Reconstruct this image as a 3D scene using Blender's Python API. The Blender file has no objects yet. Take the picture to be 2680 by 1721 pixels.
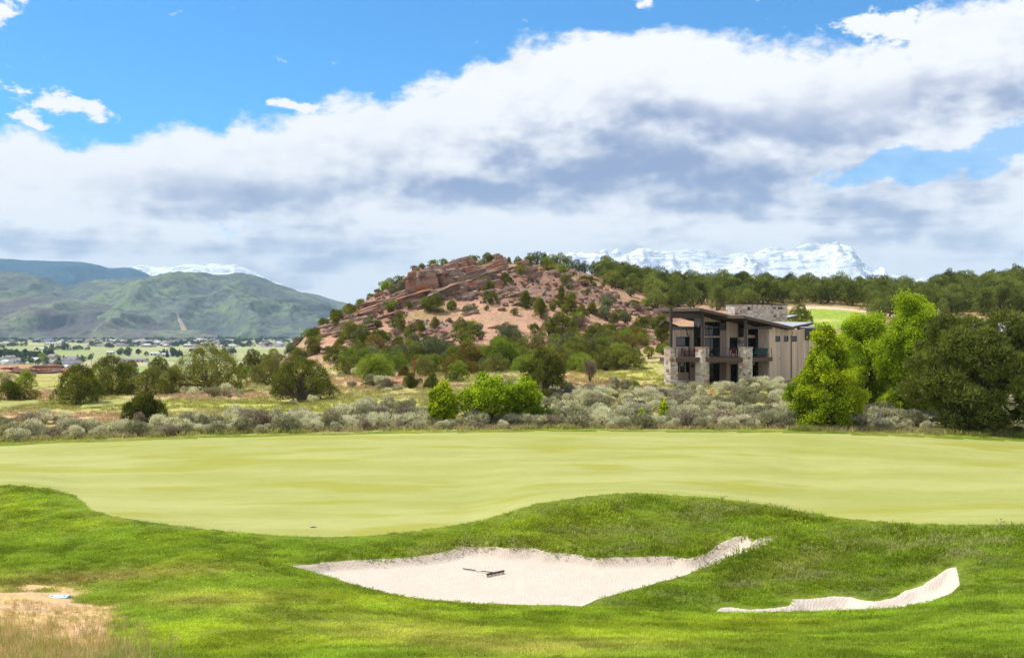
import bpy, bmesh, math, random
import numpy as np
from mathutils import Vector, Matrix

random.seed(7); rng = np.random.default_rng(7)
scene = bpy.context.scene
col = scene.collection
R = math.radians

# ------------------------------------------------------------------ camera
F = 2874.0            # focal length in picture units (picture 2680 wide), eye at the origin, level
CU, CV = 1340.0, 860.5
cd = bpy.data.cameras.new('camera'); cam = bpy.data.objects.new('camera', cd); col.objects.link(cam)
cd.sensor_width = 36.0; cd.lens = 36.0 * F / 2680.0
cd.clip_start = 0.1; cd.clip_end = 60000
cam.location = (0, 0, 0); cam.rotation_euler = (R(90), 0, 0)
scene.camera = cam

# ------------------------------------------------------------------ sun and sky
SUN_EL, SUN_AZ = R(55), R(290)        # high, to the left and a little ahead (azimuth clockwise from +Y)
sd = bpy.data.lights.new('sun', 'SUN'); sun = bpy.data.objects.new('sun', sd); col.objects.link(sun)
sd.energy = 3.0; sd.angle = R(3.0); sd.color = (1.0, 0.955, 0.88)
sv = Vector((math.sin(SUN_AZ) * math.cos(SUN_EL), math.cos(SUN_AZ) * math.cos(SUN_EL), math.sin(SUN_EL)))
sun.rotation_euler = sv.to_track_quat('Z', 'Y').to_euler()
scene.view_settings.view_transform = 'Standard'; scene.view_settings.look = 'None'
scene.view_settings.exposure = 0.85; scene.view_settings.gamma = 1.0
scene.view_settings.use_curve_mapping = False
scene.render.engine = 'CYCLES'
scene.cycles.max_bounces = 6; scene.cycles.diffuse_bounces = 3; scene.cycles.glossy_bounces = 2
scene.cycles.transmission_bounces = 4; scene.cycles.volume_bounces = 0; scene.cycles.transparent_max_bounces = 8
scene.cycles.denoising_prefilter = 'FAST'
scene.cycles.caustics_reflective = False; scene.cycles.caustics_refractive = False

class G:
    """small helper round a node tree"""
    def __init__(s, tree): s.t = tree; s.n = tree.nodes; s.l = tree.links
    def node(s, typ, **kw):
        nd = s.n.new(typ)
        for k, v in kw.items(): setattr(nd, k, v)
        return nd
    def put(s, sock, v):
        if isinstance(v, bpy.types.NodeSocket): s.l.new(v, sock)
        elif v is not None: sock.default_value = v
    def math(s, op, a, b=None, c=None, clamp=False):
        nd = s.node('ShaderNodeMath', operation=op, use_clamp=clamp)
        for i, v in enumerate((a, b, c)):
            if v is not None: s.put(nd.inputs[i], v)
        return nd.outputs[0]
    def vmath(s, op, a, b=None):
        nd = s.node('ShaderNodeVectorMath', operation=op); s.put(nd.inputs[0], a)
        if b is not None: s.put(nd.inputs[3] if op == 'SCALE' else nd.inputs[1], b)
        return nd.outputs['Value'] if op in ('LENGTH', 'DOT_PRODUCT', 'DISTANCE') else nd.outputs[0]
    def ramp(s, v, a, b, lo=0.0, hi=1.0, smooth=True):
        nd = s.node('ShaderNodeMapRange', interpolation_type='SMOOTHSTEP' if smooth else 'LINEAR', clamp=True)
        s.put(nd.inputs[0], v); s.put(nd.inputs[1], a); s.put(nd.inputs[2], b); s.put(nd.inputs[3], lo); s.put(nd.inputs[4], hi)
        return nd.outputs[0]
    def noise(s, vec, scale, detail=4, rough=0.55, dist=0.0, color=False, dim='3D'):
        nd = s.node('ShaderNodeTexNoise', noise_dimensions=dim)
        if vec is not None: s.put(nd.inputs['Vector'], vec)
        s.put(nd.inputs['Scale'], scale); s.put(nd.inputs['Detail'], detail)
        s.put(nd.inputs['Roughness'], rough); s.put(nd.inputs['Distortion'], dist)
        return nd.outputs['Color'] if color else nd.outputs[0]
    def mix(s, f, a, b, blend='MIX'):
        nd = s.node('ShaderNodeMix', data_type='RGBA', blend_type=blend, clamp_factor=True)
        s.put(nd.inputs[0], f); s.put(nd.inputs[6], a); s.put(nd.inputs[7], b)
        return nd.outputs[2]
    def combine(s, x, y, z):
        nd = s.node('ShaderNodeCombineXYZ')
        for i, v in enumerate((x, y, z)): s.put(nd.inputs[i], v)
        return nd.outputs[0]
    def mapping(s, vec, loc=(0,0,0), rot=(0,0,0), scale=(1,1,1), typ='POINT'):
        nd = s.node('ShaderNodeMapping', vector_type=typ); s.put(nd.inputs[0], vec)
        nd.inputs['Location'].default_value = loc; nd.inputs['Rotation'].default_value = rot; nd.inputs['Scale'].default_value = scale
        return nd.outputs[0]

def c4(c): return (c[0], c[1], c[2], 1.0)

def az_el(u, v):
    az = math.atan2(u - CU, F)
    return az, math.atan2((CV - v), math.hypot(F, u - CU))

def build_world():
    w = bpy.data.worlds.new('World'); scene.world = w; w.use_nodes = True
    g = G(w.node_tree); g.n.clear()
    out = g.node('ShaderNodeOutputWorld'); bg = g.node('ShaderNodeBackground')
    bg.inputs['Strength'].default_value = 0.1
    sky = g.node('ShaderNodeTexSky', sky_type='NISHITA'); sky.sun_disc = False
    sky.sun_elevation = SUN_EL; sky.sun_rotation = SUN_AZ
    sky.altitude = 1800; sky.air_density = 1.0; sky.dust_density = 0.3; sky.ozone_density = 3.0
    blue = g.mix(1.0, sky.outputs[0], c4((0.32, 0.79, 1.03)), 'MULTIPLY')
    tc = g.node('ShaderNodeTexCoord').outputs['Generated']
    sx = g.node('ShaderNodeSeparateXYZ'); g.put(sx.inputs[0], g.vmath('NORMALIZE', tc))
    x, y, z = sx.outputs
    h = g.math('SQRT', g.math('ADD', g.math('MULTIPLY', x, x), g.math('MULTIPLY', y, y)))
    az = g.math('ARCTAN2', x, y); el = g.math('ARCTAN2', z, h)
    P = g.combine(az, el, 0.0)
    Q = g.mapping(P, scale=(1.0, 1.75, 1.0))
    wv = g.noise(Q, 7.0, 2, 0.55, color=True)
    wv = g.vmath('SUBTRACT', wv, (0.5, 0.5, 0.5))
    Pw = g.vmath('ADD', P, g.vmath('MULTIPLY', wv, (0.16, 0.07, 0.0)))
    nb = g.noise(Q, 10.0, 8, 0.62)                       # billows
    Q2 = g.vmath('ADD', Q, (0.011, -0.030, 0.0))             # the same billows a little away from the sun
    nb2 = g.noise(Q2, 10.0, 3, 0.62)
    relief = g.math('SUBTRACT', nb, nb2)
    fine = g.noise(Q, 42.0, 4, 0.62)
    finec = g.math('SUBTRACT', fine, 0.5)
    big = g.noise(g.mapping(P, scale=(1.0, 3.6, 1.0), loc=(3.1, 1.7, 0.4), rot=(0, 0, R(4))), 3.4, 4, 0.55)
    lowb = g.noise(g.mapping(P, scale=(1.0, 7.5, 1.0), loc=(0.7, 4.3, 0.4)), 5.0, 4, 0.58)
    # --- upper edge of the great bank of cloud, as elevation against azimuth
    top = [(-900, 420), (-400, 330), (0, 345), (60, 338), (130, 350), (230, 362), (330, 356), (430, 318), (500, 330), (560, 345), (640, 288),
           (700, 312), (790, 300), (900, 270), (1010, 262), (1100, 212), (1190, 205), (1240, 150), (1300, 128), (1400, 92), (1560, 72), (1760, 70), (1960, 98),
           (2130, 108), (2300, 128), (2370, 122), (2395, 60), (2440, 20), (2560, -10), (2700, -60), (3200, -250)]
    fc = g.node('ShaderNodeFloatCurve'); cm = fc.mapping; cv = cm.curves[0]
    A0, A1, E1 = -0.75, 0.75, 0.5
    pts = []
    for (u, v) in top:
        a, e = az_el(u, v); pts.append(((a - A0) / (A1 - A0), min(1.0, e / E1)))
    pts = [(0.0, pts[0][1])] + pts + [(1.0, pts[-1][1])]
    cv.points[0].location = pts[0]; cv.points[1].location = pts[-1]
    for p in pts[1:-1]: cv.points.new(*p)
    cm.update(); fc.inputs[0].default_value = 1.0
    g.put(fc.inputs[1], g.ramp(az, A0, A1, smooth=False))
    topel = g.math('MULTIPLY', fc.outputs[0], E1)
    edge = g.math('SUBTRACT', topel, el)
    edge = g.math('ADD', edge, g.math('MULTIPLY', g.math('SUBTRACT', nb, 0.5), 0.085))
    edge = g.math('ADD', edge, g.math('MULTIPLY', finec, 0.016))
    alpha = g.ramp(edge, -0.003, 0.012)
    def blob(u, v, ru, rv, rot=0.0, vec=Pw, p0=1.0, p1=0.0):
        a, e = az_el(u, v)
        m = g.mapping(vec, loc=(a, e, 0), rot=(0, 0, R(rot)), scale=(ru / F, rv / F, 1), typ='TEXTURE')
        return g.ramp(g.vmath('LENGTH', m), p0, p1)
    def total(bl):
        acc = None
        for (args, wgt) in bl:
            b = g.math('MULTIPLY', blob(*args), wgt)
            acc = b if acc is None else g.math('ADD', acc, b)
        return acc
    # --- open blue gaps
    holes = total([((2390, 448, 330, 82, 3), .78), ((2700, 385, 210, 60, 0), .78), ((2490, 428, 190, 50, -12), .35), ((595, 604, 110, 44, 0), 0.36), ((700, 672, 200, 36, 0), 0.22)])
    hn = g.math('ADD', holes, g.math('MULTIPLY', g.math('SUBTRACT', nb, 0.5), 1.5))
    hn = g.math('ADD', hn, g.math('MULTIPLY', finec, 1.1))
    hole = g.ramp(hn, 0.26, 0.62)
    alpha = g.math('MULTIPLY', alpha, g.math('SUBTRACT', 1.0, g.math('MULTIPLY', hole, 0.72)))
    # --- loose small clouds in the blue
    smalls = total([((-10, 55, 120, 105, 0), .9), ((165, 238, 92, 46, 8), .85), ((105, 290, 110, 44, -32), .80), ((280, 272, 112, 62, -12), .9),
                    ((800, 268, 200, 28, -2), 0.85), ((1660, 14, 90, 46, -15), .9), ((2290, 78, 170, 72, -14), .85), ((2200, 66, 80, 60, 0), .5)])
    sm = g.ramp(g.math('ADD', smalls, g.math('ADD', g.math('MULTIPLY', g.math('SUBTRACT', nb, 0.5), 2.0), g.math('MULTIPLY', finec, 2.4))), 0.42, 0.85)
    # --- cloud behind as the sky in view; unseen cloud overhead thickened for ambient light
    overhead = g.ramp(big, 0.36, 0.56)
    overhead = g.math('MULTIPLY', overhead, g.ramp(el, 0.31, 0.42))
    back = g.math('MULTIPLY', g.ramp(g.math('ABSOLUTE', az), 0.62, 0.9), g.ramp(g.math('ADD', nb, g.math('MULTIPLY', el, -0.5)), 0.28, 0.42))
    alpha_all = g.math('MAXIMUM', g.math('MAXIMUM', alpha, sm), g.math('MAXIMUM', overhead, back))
    # --- grey undersides
    dark = total([((1520, 465, 980, 185, -3), .72), ((1380, 420, 260, 80, -20), .30), ((1600, 345, 520, 170, -6), .35), ((1080, 482, 640, 115, -9), 0.62), ((380, 515, 860, 110, -2), 0.8), ((2200, 288, 1000, 110, -3), 0.9), ((2450, 330, 500, 70, 0), .3),
                  ((200, 632, 540, 42, 0), 0.7), ((980, 642, 560, 52, -2), .5), ((960, 682, 260, 16, 0), .5), ((2560, 596, 420, 62, 0), .5), ((1870, 622, 560, 34, 0), .5), ((2100, 565, 420, 36, 5), .3)])
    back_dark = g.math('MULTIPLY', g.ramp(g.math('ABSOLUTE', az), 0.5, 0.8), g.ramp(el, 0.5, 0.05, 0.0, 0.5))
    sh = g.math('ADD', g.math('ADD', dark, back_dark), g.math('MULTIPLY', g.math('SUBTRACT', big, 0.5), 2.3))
    sh = g.math('ADD', sh, g.math('MULTIPLY', relief, -3.0))
    sh = g.math('ADD', sh, g.math('MULTIPLY', finec, 0.25))
    edge_l = g.ramp(edge, 0.0, 0.09, 0.12, 1.0)                 # sunlit rim of the bank stays white
    sh = g.math('ADD', sh, g.math('MULTIPLY', g.math('MULTIPLY', g.math('SUBTRACT', lowb, 0.51), 2.6), g.ramp(el, 0.13, 0.09)))
    sh = g.math('MULTIPLY', g.ramp(sh, -0.05, 1.25), edge_l)
    c_cloud = g.mix(sh, c4((5.9, 5.9, 5.95)), c4((1.75, 2.15, 3.35)))
    c_low = g.mix(g.ramp(el, 0.14, 0.04), c_cloud, c4((7.2, 7.15, 7.1)))
    c_low = g.mix(0.30, c_cloud, c_low)
    res = g.mix(alpha_all, blue, c_low)
    g.put(bg.inputs['Color'], res); g.l.new(bg.outputs[0], out.inputs[0])
build_world()
scene.world.cycles.sampling_method = 'MANUAL'; scene.world.cycles.sample_map_resolution = 512
# ------------------------------------------------------------------ numeric helpers
def hash2(ix, iy, seed=0):
    n = (ix.astype(np.int64) * 374761393 + iy.astype(np.int64) * 668265263 + seed * 1442695041) & 0xffffffff
    n = ((n ^ (n >> 13)) * 1274126177) & 0xffffffff
    n = (n ^ (n >> 16)) & 0xffffffff
    return n / 4294967295.0
def vnoise(x, y, seed=0):
    x = np.asarray(x, float); y = np.asarray(y, float)
    ix = np.floor(x); iy = np.floor(y); fx = x - ix; fy = y - iy
    fx = fx * fx * fx * (fx * (fx * 6 - 15) + 10); fy = fy * fy * fy * (fy * (fy * 6 - 15) + 10)
    a = hash2(ix, iy, seed); b = hash2(ix + 1, iy, seed); c = hash2(ix, iy + 1, seed); d = hash2(ix + 1, iy + 1, seed)
    return (a * (1 - fx) + b * fx) * (1 - fy) + (c * (1 - fx) + d * fx) * fy
def fbm(x, y, octaves=5, gain=0.5, lac=2.03, seed=0):
    x = np.asarray(x, float); y = np.asarray(y, float)
    s = 0; a = 1; tot = 0
    for o in range(octaves):
        s = s + a * vnoise(x, y, seed + o * 17); tot += a; a *= gain
        x, y = x * lac * 0.8 - y * lac * 0.6 + 13.7, x * lac * 0.6 + y * lac * 0.8 - 7.3
    return s / tot
def ridged(x, y, octaves=5, gain=0.5, seed=0):
    x = np.asarray(x, float); y = np.asarray(y, float)
    s = 0; a = 1; tot = 0
    for o in range(octaves):
        s = s + a * (1 - np.abs(2 * vnoise(x, y, seed + o * 31) - 1)); tot += a; a *= gain
        x, y = x * 1.62 - y * 1.22 + 3.1, x * 1.22 + y * 1.62 - 9.7
    return s / tot
def sstep(a, b, x):
    t = np.clip((np.asarray(x, float) - a) / (b - a), 0, 1); return t * t * (3 - 2 * t)
def pchip(xs, ys, xq):
    xs = np.asarray(xs, float); ys = np.asarray(ys, float)      # ys may be (n, m)
    if ys.ndim == 1: ys = ys[:, None]; one = True
    else: one = False
    h = np.diff(xs)[:, None]; dl = np.diff(ys, axis=0) / h
    m = np.zeros_like(ys)
    w1 = 2 * h[1:] + h[:-1]; w2 = h[1:] + 2 * h[:-1]
    with np.errstate(divide='ignore', invalid='ignore'):
        mm = (w1 + w2) / (w1 / dl[:-1] + w2 / dl[1:])
    m[1:-1] = np.where(dl[:-1] * dl[1:] > 0, mm, 0.0)
    m[0] = dl[0]; m[-1] = dl[-1]
    xq = np.clip(np.asarray(xq, float), xs[0], xs[-1])
    i = np.clip(np.searchsorted(xs, xq) - 1, 0, len(xs) - 2)
    hh = h[i]; t = ((xq - xs[i])[:, None]) / hh
    y = ys[i] * (2 * t**3 - 3 * t**2 + 1) + hh * m[i] * (t**3 - 2 * t**2 + t) + ys[i + 1] * (-2 * t**3 + 3 * t**2) + hh * m[i + 1] * (t**3 - t**2)
    return y[:, 0] if one else y
def poly_sdf(px, py, poly):
    """signed distance to a closed polygon, negative inside"""
    P = np.asarray(poly, float); d2 = np.full(px.shape, 1e18); inside = np.zeros(px.shape, bool)
    for i in range(len(P)):
        a = P[i]; b = P[(i + 1) % len(P)]
        ex, ey = b - a; wx = px - a[0]; wy = py - a[1]
        t = np.clip((wx * ex + wy * ey) / (ex * ex + ey * ey + 1e-12), 0, 1)
        d2 = np.minimum(d2, (wx - ex * t)**2 + (wy - ey * t)**2)
        c = ((a[1] <= py) & (b[1] > py)) | ((b[1] <= py) & (a[1] > py))
        xi = a[0] + (py - a[1]) / (ey if abs(ey) > 1e-12 else 1e-12) * ex
        inside ^= c & (px < xi)
    d = np.sqrt(d2); return np.where(inside, -d, d)
def smooth_closed(pts, n=6):
    P = np.asarray(pts, float); out = []
    for i in range(len(P)):
        p0, p1, p2, p3 = P[i - 1], P[i], P[(i + 1) % len(P)], P[(i + 2) % len(P)]
        for k in range(n):
            t = k / n
            out.append(0.5 * ((2 * p1) + (-p0 + p2) * t + (2 * p0 - 5 * p1 + 4 * p2 - p3) * t * t + (-p0 + 3 * p1 - 3 * p2 + p3) * t**3))
    return np.array(out)

# ------------------------------------------------------------------ object helpers
def make_mesh(name, verts, faces, mat=None, smooth=True, attrs=None):
    me = bpy.data.meshes.new(name)
    verts = np.asarray(verts, np.float32); 
    if isinstance(faces, np.ndarray):
        k = faces.shape[1]; n = faces.shape[0]
        me.vertices.add(len(verts)); me.vertices.foreach_set('co', verts.ravel())
        me.loops.add(n * k); me.loops.foreach_set('vertex_index', faces.astype(np.int32).ravel())
        me.polygons.add(n); me.polygons.foreach_set('loop_start', np.arange(0, n * k, k, dtype=np.int32))
        me.update(calc_edges=True)
    else:
        me.from_pydata([tuple(v) for v in verts], [], faces); me.update()
    if smooth: me.polygons.foreach_set('use_smooth', np.ones(len(me.polygons), bool))
    for an, (dom, typ, data) in (attrs or {}).items():
        at = me.attributes.new(an, typ, dom)
        if typ == 'FLOAT': at.data.foreach_set('value', np.asarray(data, np.float32).ravel())
        elif typ == 'INT': at.data.foreach_set('value', np.asarray(data, np.int32).ravel())
        elif typ == 'FLOAT_VECTOR': at.data.foreach_set('vector', np.asarray(data, np.float32).ravel())
        else: at.data.foreach_set('color', np.asarray(data, np.float32).ravel())
    if mat is not None: me.materials.append(mat)
    return me
def link(name, me, parent=None, loc=None, rot=None, scale=None):
    o = bpy.data.objects.new(name, me); col.objects.link(o)
    if parent is not None: o.parent = parent
    if loc is not None: o.location = loc
    if rot is not None: o.rotation_euler = rot
    if scale is not None: o.scale = (scale,) * 3 if isinstance(scale, (int, float)) else scale
    return o
def tag(o, label=None, cat=None, group=None, kind=None):
    if label: o['label'] = label
    if cat: o['category'] = cat
    if group: o['group'] = group
    if kind: o['kind'] = kind
    return o
def grid_faces(nr, nc):
    i = np.arange(nr - 1)[:, None] * nc + np.arange(nc - 1)[None, :]
    return np.stack([i, i + 1, i + nc + 1, i + nc], -1).reshape(-1, 4)

MATS = {}
def new_mat(name):
    m = bpy.data.materials.new(name); m.use_nodes = True; g = G(m.node_tree); g.n.clear()
    out = g.node('ShaderNodeOutputMaterial'); MATS[name] = m
    return m, g, out
def principled(g, out, color, rough=0.8, bump=None, bstr=0.3, bdist=0.02, spec=0.25, metal=0.0):
    b = g.node('ShaderNodeBsdfPrincipled')
    g.put(b.inputs['Base Color'], color if isinstance(color, bpy.types.NodeSocket) else c4(color))
    g.put(b.inputs['Roughness'], rough); b.inputs['Specular IOR Level'].default_value = spec; b.inputs['Metallic'].default_value = metal
    if bump is not None:
        bn = g.node('ShaderNodeBump'); bn.inputs['Strength'].default_value = bstr; bn.inputs['Distance'].default_value = bdist
        g.put(bn.inputs['Height'], bump); g.l.new(bn.outputs[0], b.inputs['Normal'])
    g.l.new(b.outputs[0], out.inputs[0]); return b
def attr(g, name, kind='GEOMETRY'):
    a = g.node('ShaderNodeAttribute'); a.attribute_name = name; a.attribute_type = kind
    return a
def plain(name, c, rough=0.7, spec=0.25, metal=0.0, var=0.25, scale=3.0):
    m, g, out = new_mat(name)
    tc = g.node('ShaderNodeTexCoord').outputs['Object']
    n = g.noise(tc, scale, 5, 0.6)
    cc = g.mix(n, c4([x * (1 - var) for x in c]), c4([min(1, x * (1 + var)) for x in c]))
    principled(g, out, cc, rough, n, 0.15, 0.01, spec, metal)
    return m
# ------------------------------------------------------------------ terrain: height profiles along bearings from the eye
# every entry is (distance, picture row at which that ground is seen); turned into heights once, the ground is an ordinary height field
NEAR = {
 -700: [(18,1721),(24,1640),(30,1545),(33,1500),(36,1480),(42,1410),(47,1330),(51,1275),(56,1250),(65,1210),(75,1180),(88,1150)],
 0:    [(18,1721),(22,1650),(26,1582),(30,1530),(33,1488),(36,1470),(42,1400),(47,1330),(51,1268),(56,1245),(65,1200),(75,1165),(88,1138)],
 220:  [(18,1721),(24,1620),(30,1538),(33,1473),(36,1462),(40,1420),(45,1345),(52,1290),(62,1218),(75,1155),(88,1126)],
 500:  [(18,1721),(24,1615),(30,1520),(33,1462),(36,1450),(40,1408),(42.5,1385),(52,1292),(62,1212),(75,1145),(88,1115)],
 850:  [(18,1721),(24,1632),(28,1566),(31.5,1530),(33.5,1514),(35.2,1500),(37.6,1472),(38.6,1455),(40,1430),(41.6,1404),(52,1290),(62,1210),(75,1138),(88,1108)],
 1200: [(18,1721),(24,1652),(28,1606),(31,1573),(32.2,1558),(36,1500),(39.5,1440),(40.3,1420),(42.5,1388),(43.8,1372),(52,1288),(62,1206),(75,1132),(88,1102)],
 1450: [(18,1721),(24,1656),(28,1612),(31,1583),(32.2,1563),(36,1500),(38.6,1452),(39.4,1430),(42.5,1360),(45.5,1302),(47.2,1292),(53,1260),(62,1200),(75,1129),(88,1098)],
 1640: [(18,1721),(24,1658),(29,1606),(30.6,1594),(32,1574),(33.6,1543),(36,1500),(38.2,1462),(39,1440),(42,1367),(46.5,1284),(49,1276),(55,1246),(62,1200),(75,1129),(88,1098)],
 1850: [(18,1721),(24,1660),(29,1611),(31,1597),(32,1580),(34,1532),(36,1489),(37.6,1470),(39.6,1440),(40.4,1420),(43,1362),(46.5,1300),(49,1291),(55,1252),(62,1202),(75,1130),(88,1099)],
 2000: [(18,1721),(24,1661),(29,1612),(31,1598),(32.4,1578),(34,1540),(37,1465),(39,1425),(41,1400),(44,1352),(47,1318),(50,1302),(55,1262),(63,1200),(75,1130),(88,1099)],
 2120: [(18,1721),(24,1661),(29,1611),(30.6,1598),(31.6,1588),(33,1568),(33.8,1545),(36,1490),(40,1428),(44,1372),(48,1328),(55,1272),(65,1192),(75,1132),(88,1101)],
 2300: [(18,1721),(24,1656),(29,1602),(31,1589),(32,1574),(33.6,1551),(34.3,1534),(37,1472),(41,1405),(44,1362),(52,1300),(62,1212),(75,1137),(88,1106)],
 2480: [(18,1721),(24,1640),(28,1586),(31,1547),(32.5,1525),(34.6,1488),(35.6,1460),(39,1410),(42,1370),(52,1298),(62,1216),(75,1145),(88,1114)],
 2680: [(18,1721),(24,1622),(30,1532),(36,1440),(41,1373),(52,1292),(62,1222),(75,1155),(88,1124)],
 3380: [(18,1721),(24,1622),(30,1532),(36,1445),(41,1380),(52,1300),(62,1235),(75,1175),(88,1150)],
}
FARC = {
 -700: [(70,1195),(85,1150),(105,1100),(125,1066),(150,1035),(200,998),(240,980),(275,965),(300,980),(420,1100)],
 0:    [(70,1180),(85,1142),(105,1095),(125,1062),(150,1030),(200,992),(235,977),(246,964),(262,957),(276,957),(300,978),(420,1100)],
 160:  [(70,1172),(85,1134),(105,1090),(125,1057),(150,1024),(200,990),(235,978),(250,968),(270,963),(300,985),(420,1100)],
 300:  [(70,1165),(85,1128),(105,1085),(122,1055),(150,1020),(200,987),(240,978),(300,1002),(420,1110)],
 550:  [(70,1160),(85,1122),(105,1075),(122,1045),(139,1025),(170,1000),(220,985),(300,1005),(420,1110)],
 700:  [(70,1157),(85,1119),(100,1080),(120,1048),(150,1012),(185,985),(215,972),(240,968),(300,990),(420,1090)],
 760:  [(70,1156),(85,1118),(100,1078),(120,1047),(150,1009),(180,975),(200,948),(225,925),(240,922),(300,960),(420,1080)],
 800:  [(70,1155),(85,1117),(100,1075),(130,1029),(160,993),(180,964),(205,915),(230,886),(250,888),(320,965),(420,1080)],
 870:  [(70,1153),(85,1115),(100,1072),(130,1020),(150,998),(170,973),(190,931),(215,882),(240,850),(260,852),(340,950),(420,1040)],
 1000: [(70,1151),(85,1112),(100,1065),(130,1010),(150,985),(170,958),(190,920),(215,862),(235,803),(250,771),(268,770),(350,905),(420,1010)],
 1055: [(70,1150),(85,1111),(100,1064),(130,1007),(150,984),(170,955),(190,917),(215,850),(232,797),(246,760),(256,746),(268,748),(360,900),(420,990)],
 1085: [(70,1150),(85,1111),(100,1063),(130,1006),(150,983),(170,954),(190,914),(215,845),(232,790),(243,764),(247,730),(251,719),(265,715),(300,742),(380,905),(420,970)],
 1200: [(70,1149),(85,1110),(100,1060),(130,1000),(150,980),(170,950),(190,902),(215,832),(232,772),(245,730),(255,708),(265,700),(280,698),(330,745),(420,900)],
 1310: [(70,1148),(85,1109),(100,1060),(130,1000),(150,978),(170,950),(190,894),(215,818),(235,757),(250,720),(262,700),(272,692),(282,691),(330,724),(420,880)],
 1450: [(70,1147),(85,1108),(100,1060),(130,1000),(150,975),(170,948),(190,893),(215,827),(240,765),(258,722),(272,705),(285,701),(330,722),(420,860)],
 1600: [(70,1147),(85,1108),(100,1060),(130,998),(150,972),(170,945),(190,906),(215,852),(240,803),(265,764),(285,742),(300,735),(330,740),(420,830)],
 1750: [(70,1147),(85,1108),(100,1060),(118,1014),(130,997),(150,965),(170,935),(190,906),(215,866),(245,817),(275,780),(300,766),(320,762),(420,800)],
 1950: [(70,1147),(85,1108),(100,1060),(118,1012),(130,992),(150,950),(175,900),(200,863),(230,826),(260,799),(290,780),(320,768),(345,763),(420,790)],
 2150: [(70,1147),(85,1106),(100,1060),(118,1010),(135,975),(150,940),(175,885),(205,850),(235,813),(260,799),(290,784),(320,772),(345,766),(420,786)],
 2400: [(70,1157),(85,1112),(100,1065),(130,985),(160,925),(190,875),(215,843),(240,820),(265,803),(295,788),(330,778),(360,774),(420,782)],
 2550: [(70,1162),(85,1120),(100,1070),(130,985),(160,922),(190,872),(215,841),(240,815),(265,794),(295,772),(330,756),(365,748),(420,750)],
 2680: [(70,1170),(85,1126),(100,1075),(130,985),(160,920),(190,868),(215,838),(240,808),(265,786),(295,764),(330,748),(370,740),(420,744)],
 3380: [(70,1185),(85,1150),(100,1090),(130,990),(160,920),(190,865),(215,830),(240,798),(265,770),(295,742),(330,722),(370,712),(420,715)],
}
U = np.arange(-700, 3381, 6.0)
D = np.concatenate([np.linspace(1.5, 12, 14)[:-1], np.arange(12, 24, 0.3), np.arange(24, 50, 0.13), np.arange(50, 80, 0.4), np.arange(80, 165, 1.0),
                    np.arange(165, 290, 0.75), np.arange(290, 420, 3.0), np.array([420, 450, 500, 580, 680, 800, 950, 1150])])
NR, NC = len(D), len(U)
def zrow(d, v): return -(v - CV) / F * d
def field(colset, extra):
    us = sorted(colset); rows = []
    for u in us:
        ds = [p[0] for p in colset[u]]; zs = [zrow(*p) for p in colset[u]]
        ds, zs = extra(ds, zs); rows.append(pchip(ds, zs, D))
    return pchip(us, np.array(rows), U).T          # (rows, cols)
ZN = field(NEAR, lambda d, z: ([0.0, 8.0] + d, [-1.75, -3.25] + z))
ZF = field(FARC, lambda d, z: (d + [600, 800, 1150], z + [min(z[-1], -22) - 8, -46, -62]))
tb = sstep(74, 85, D)[:, None]
Z = ZN * (1 - tb) + ZF * tb
XX = (U[None, :] - CU) / F * D[:, None]; YY = np.repeat(D[:, None], NC, 1)
# gentle unevenness everywhere
Z += (fbm(XX / 9, YY / 9, 3, seed=3) - 0.5) * 0.22 * sstep(10, 20, YY) * (1 - sstep(60, 75, YY) * 0.0)
Z += (fbm(XX / 2.2, YY / 2.2, 3, seed=4) - 0.5) * 0.05
Z += (fbm(XX / 6, YY / 6, 4, seed=5) - 0.5) * 0.9 * sstep(90, 140, YY)

# level building ground for the house
hm_ = np.clip(1.25 - np.hypot((XX - 26.5) / 15, (YY - 130) / 14), 0, 1); hm_ = sstep(0, .55, hm_)
Z = Z * (1 - hm_) + (-6.32) * hm_
nm_ = sstep(0, .5, np.clip(1.3 - np.hypot((XX - 67) / 13, (YY - 158) / 8), 0, 1)); zn_ = float(Z[np.searchsorted(D, 158), np.searchsorted(U, 2560)]); Z = Z * (1 - nm_) + zn_ * nm_

def zat(x, y):
    """ground height at world points (bilinear in the height field)"""
    x = np.asarray(x, float); y = np.asarray(y, float)
    fu = np.clip((CU + F * x / y - U[0]) / 6.0, 0, NC - 1.001); iu = fu.astype(int); fu = fu - iu
    iy = np.clip(np.searchsorted(D, y) - 1, 0, NR - 2); fy = np.clip((y - D[iy]) / (D[iy + 1] - D[iy]), 0, 1)
    return (Z[iy, iu] * (1 - fu) + Z[iy, iu + 1] * fu) * (1 - fy) + (Z[iy + 1, iu] * (1 - fu) + Z[iy + 1, iu + 1] * fu) * fy
def spot(u, v, dmin=6.0, dmax=420.0):
    """the point of the ground seen at picture position (u, v)"""
    ds = np.concatenate([np.arange(dmin, 60, 0.05), np.arange(60, dmax, 0.25)]) if dmin < 60 else np.arange(dmin, dmax, 0.25)
    xs = (u - CU) / F * ds
    vis = CV - F * zat(xs, ds) / ds
    k = np.argmax(vis <= v) if np.any(vis <= v) else int(np.argmin(vis))
    return float(xs[k]), float(ds[k]), float(zat(xs[k], ds[k]))
def at(u, d, dz=0.0):
    x = (u - CU) / F * d
    return (x, d, float(zat(x, d)) + dz)

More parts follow.
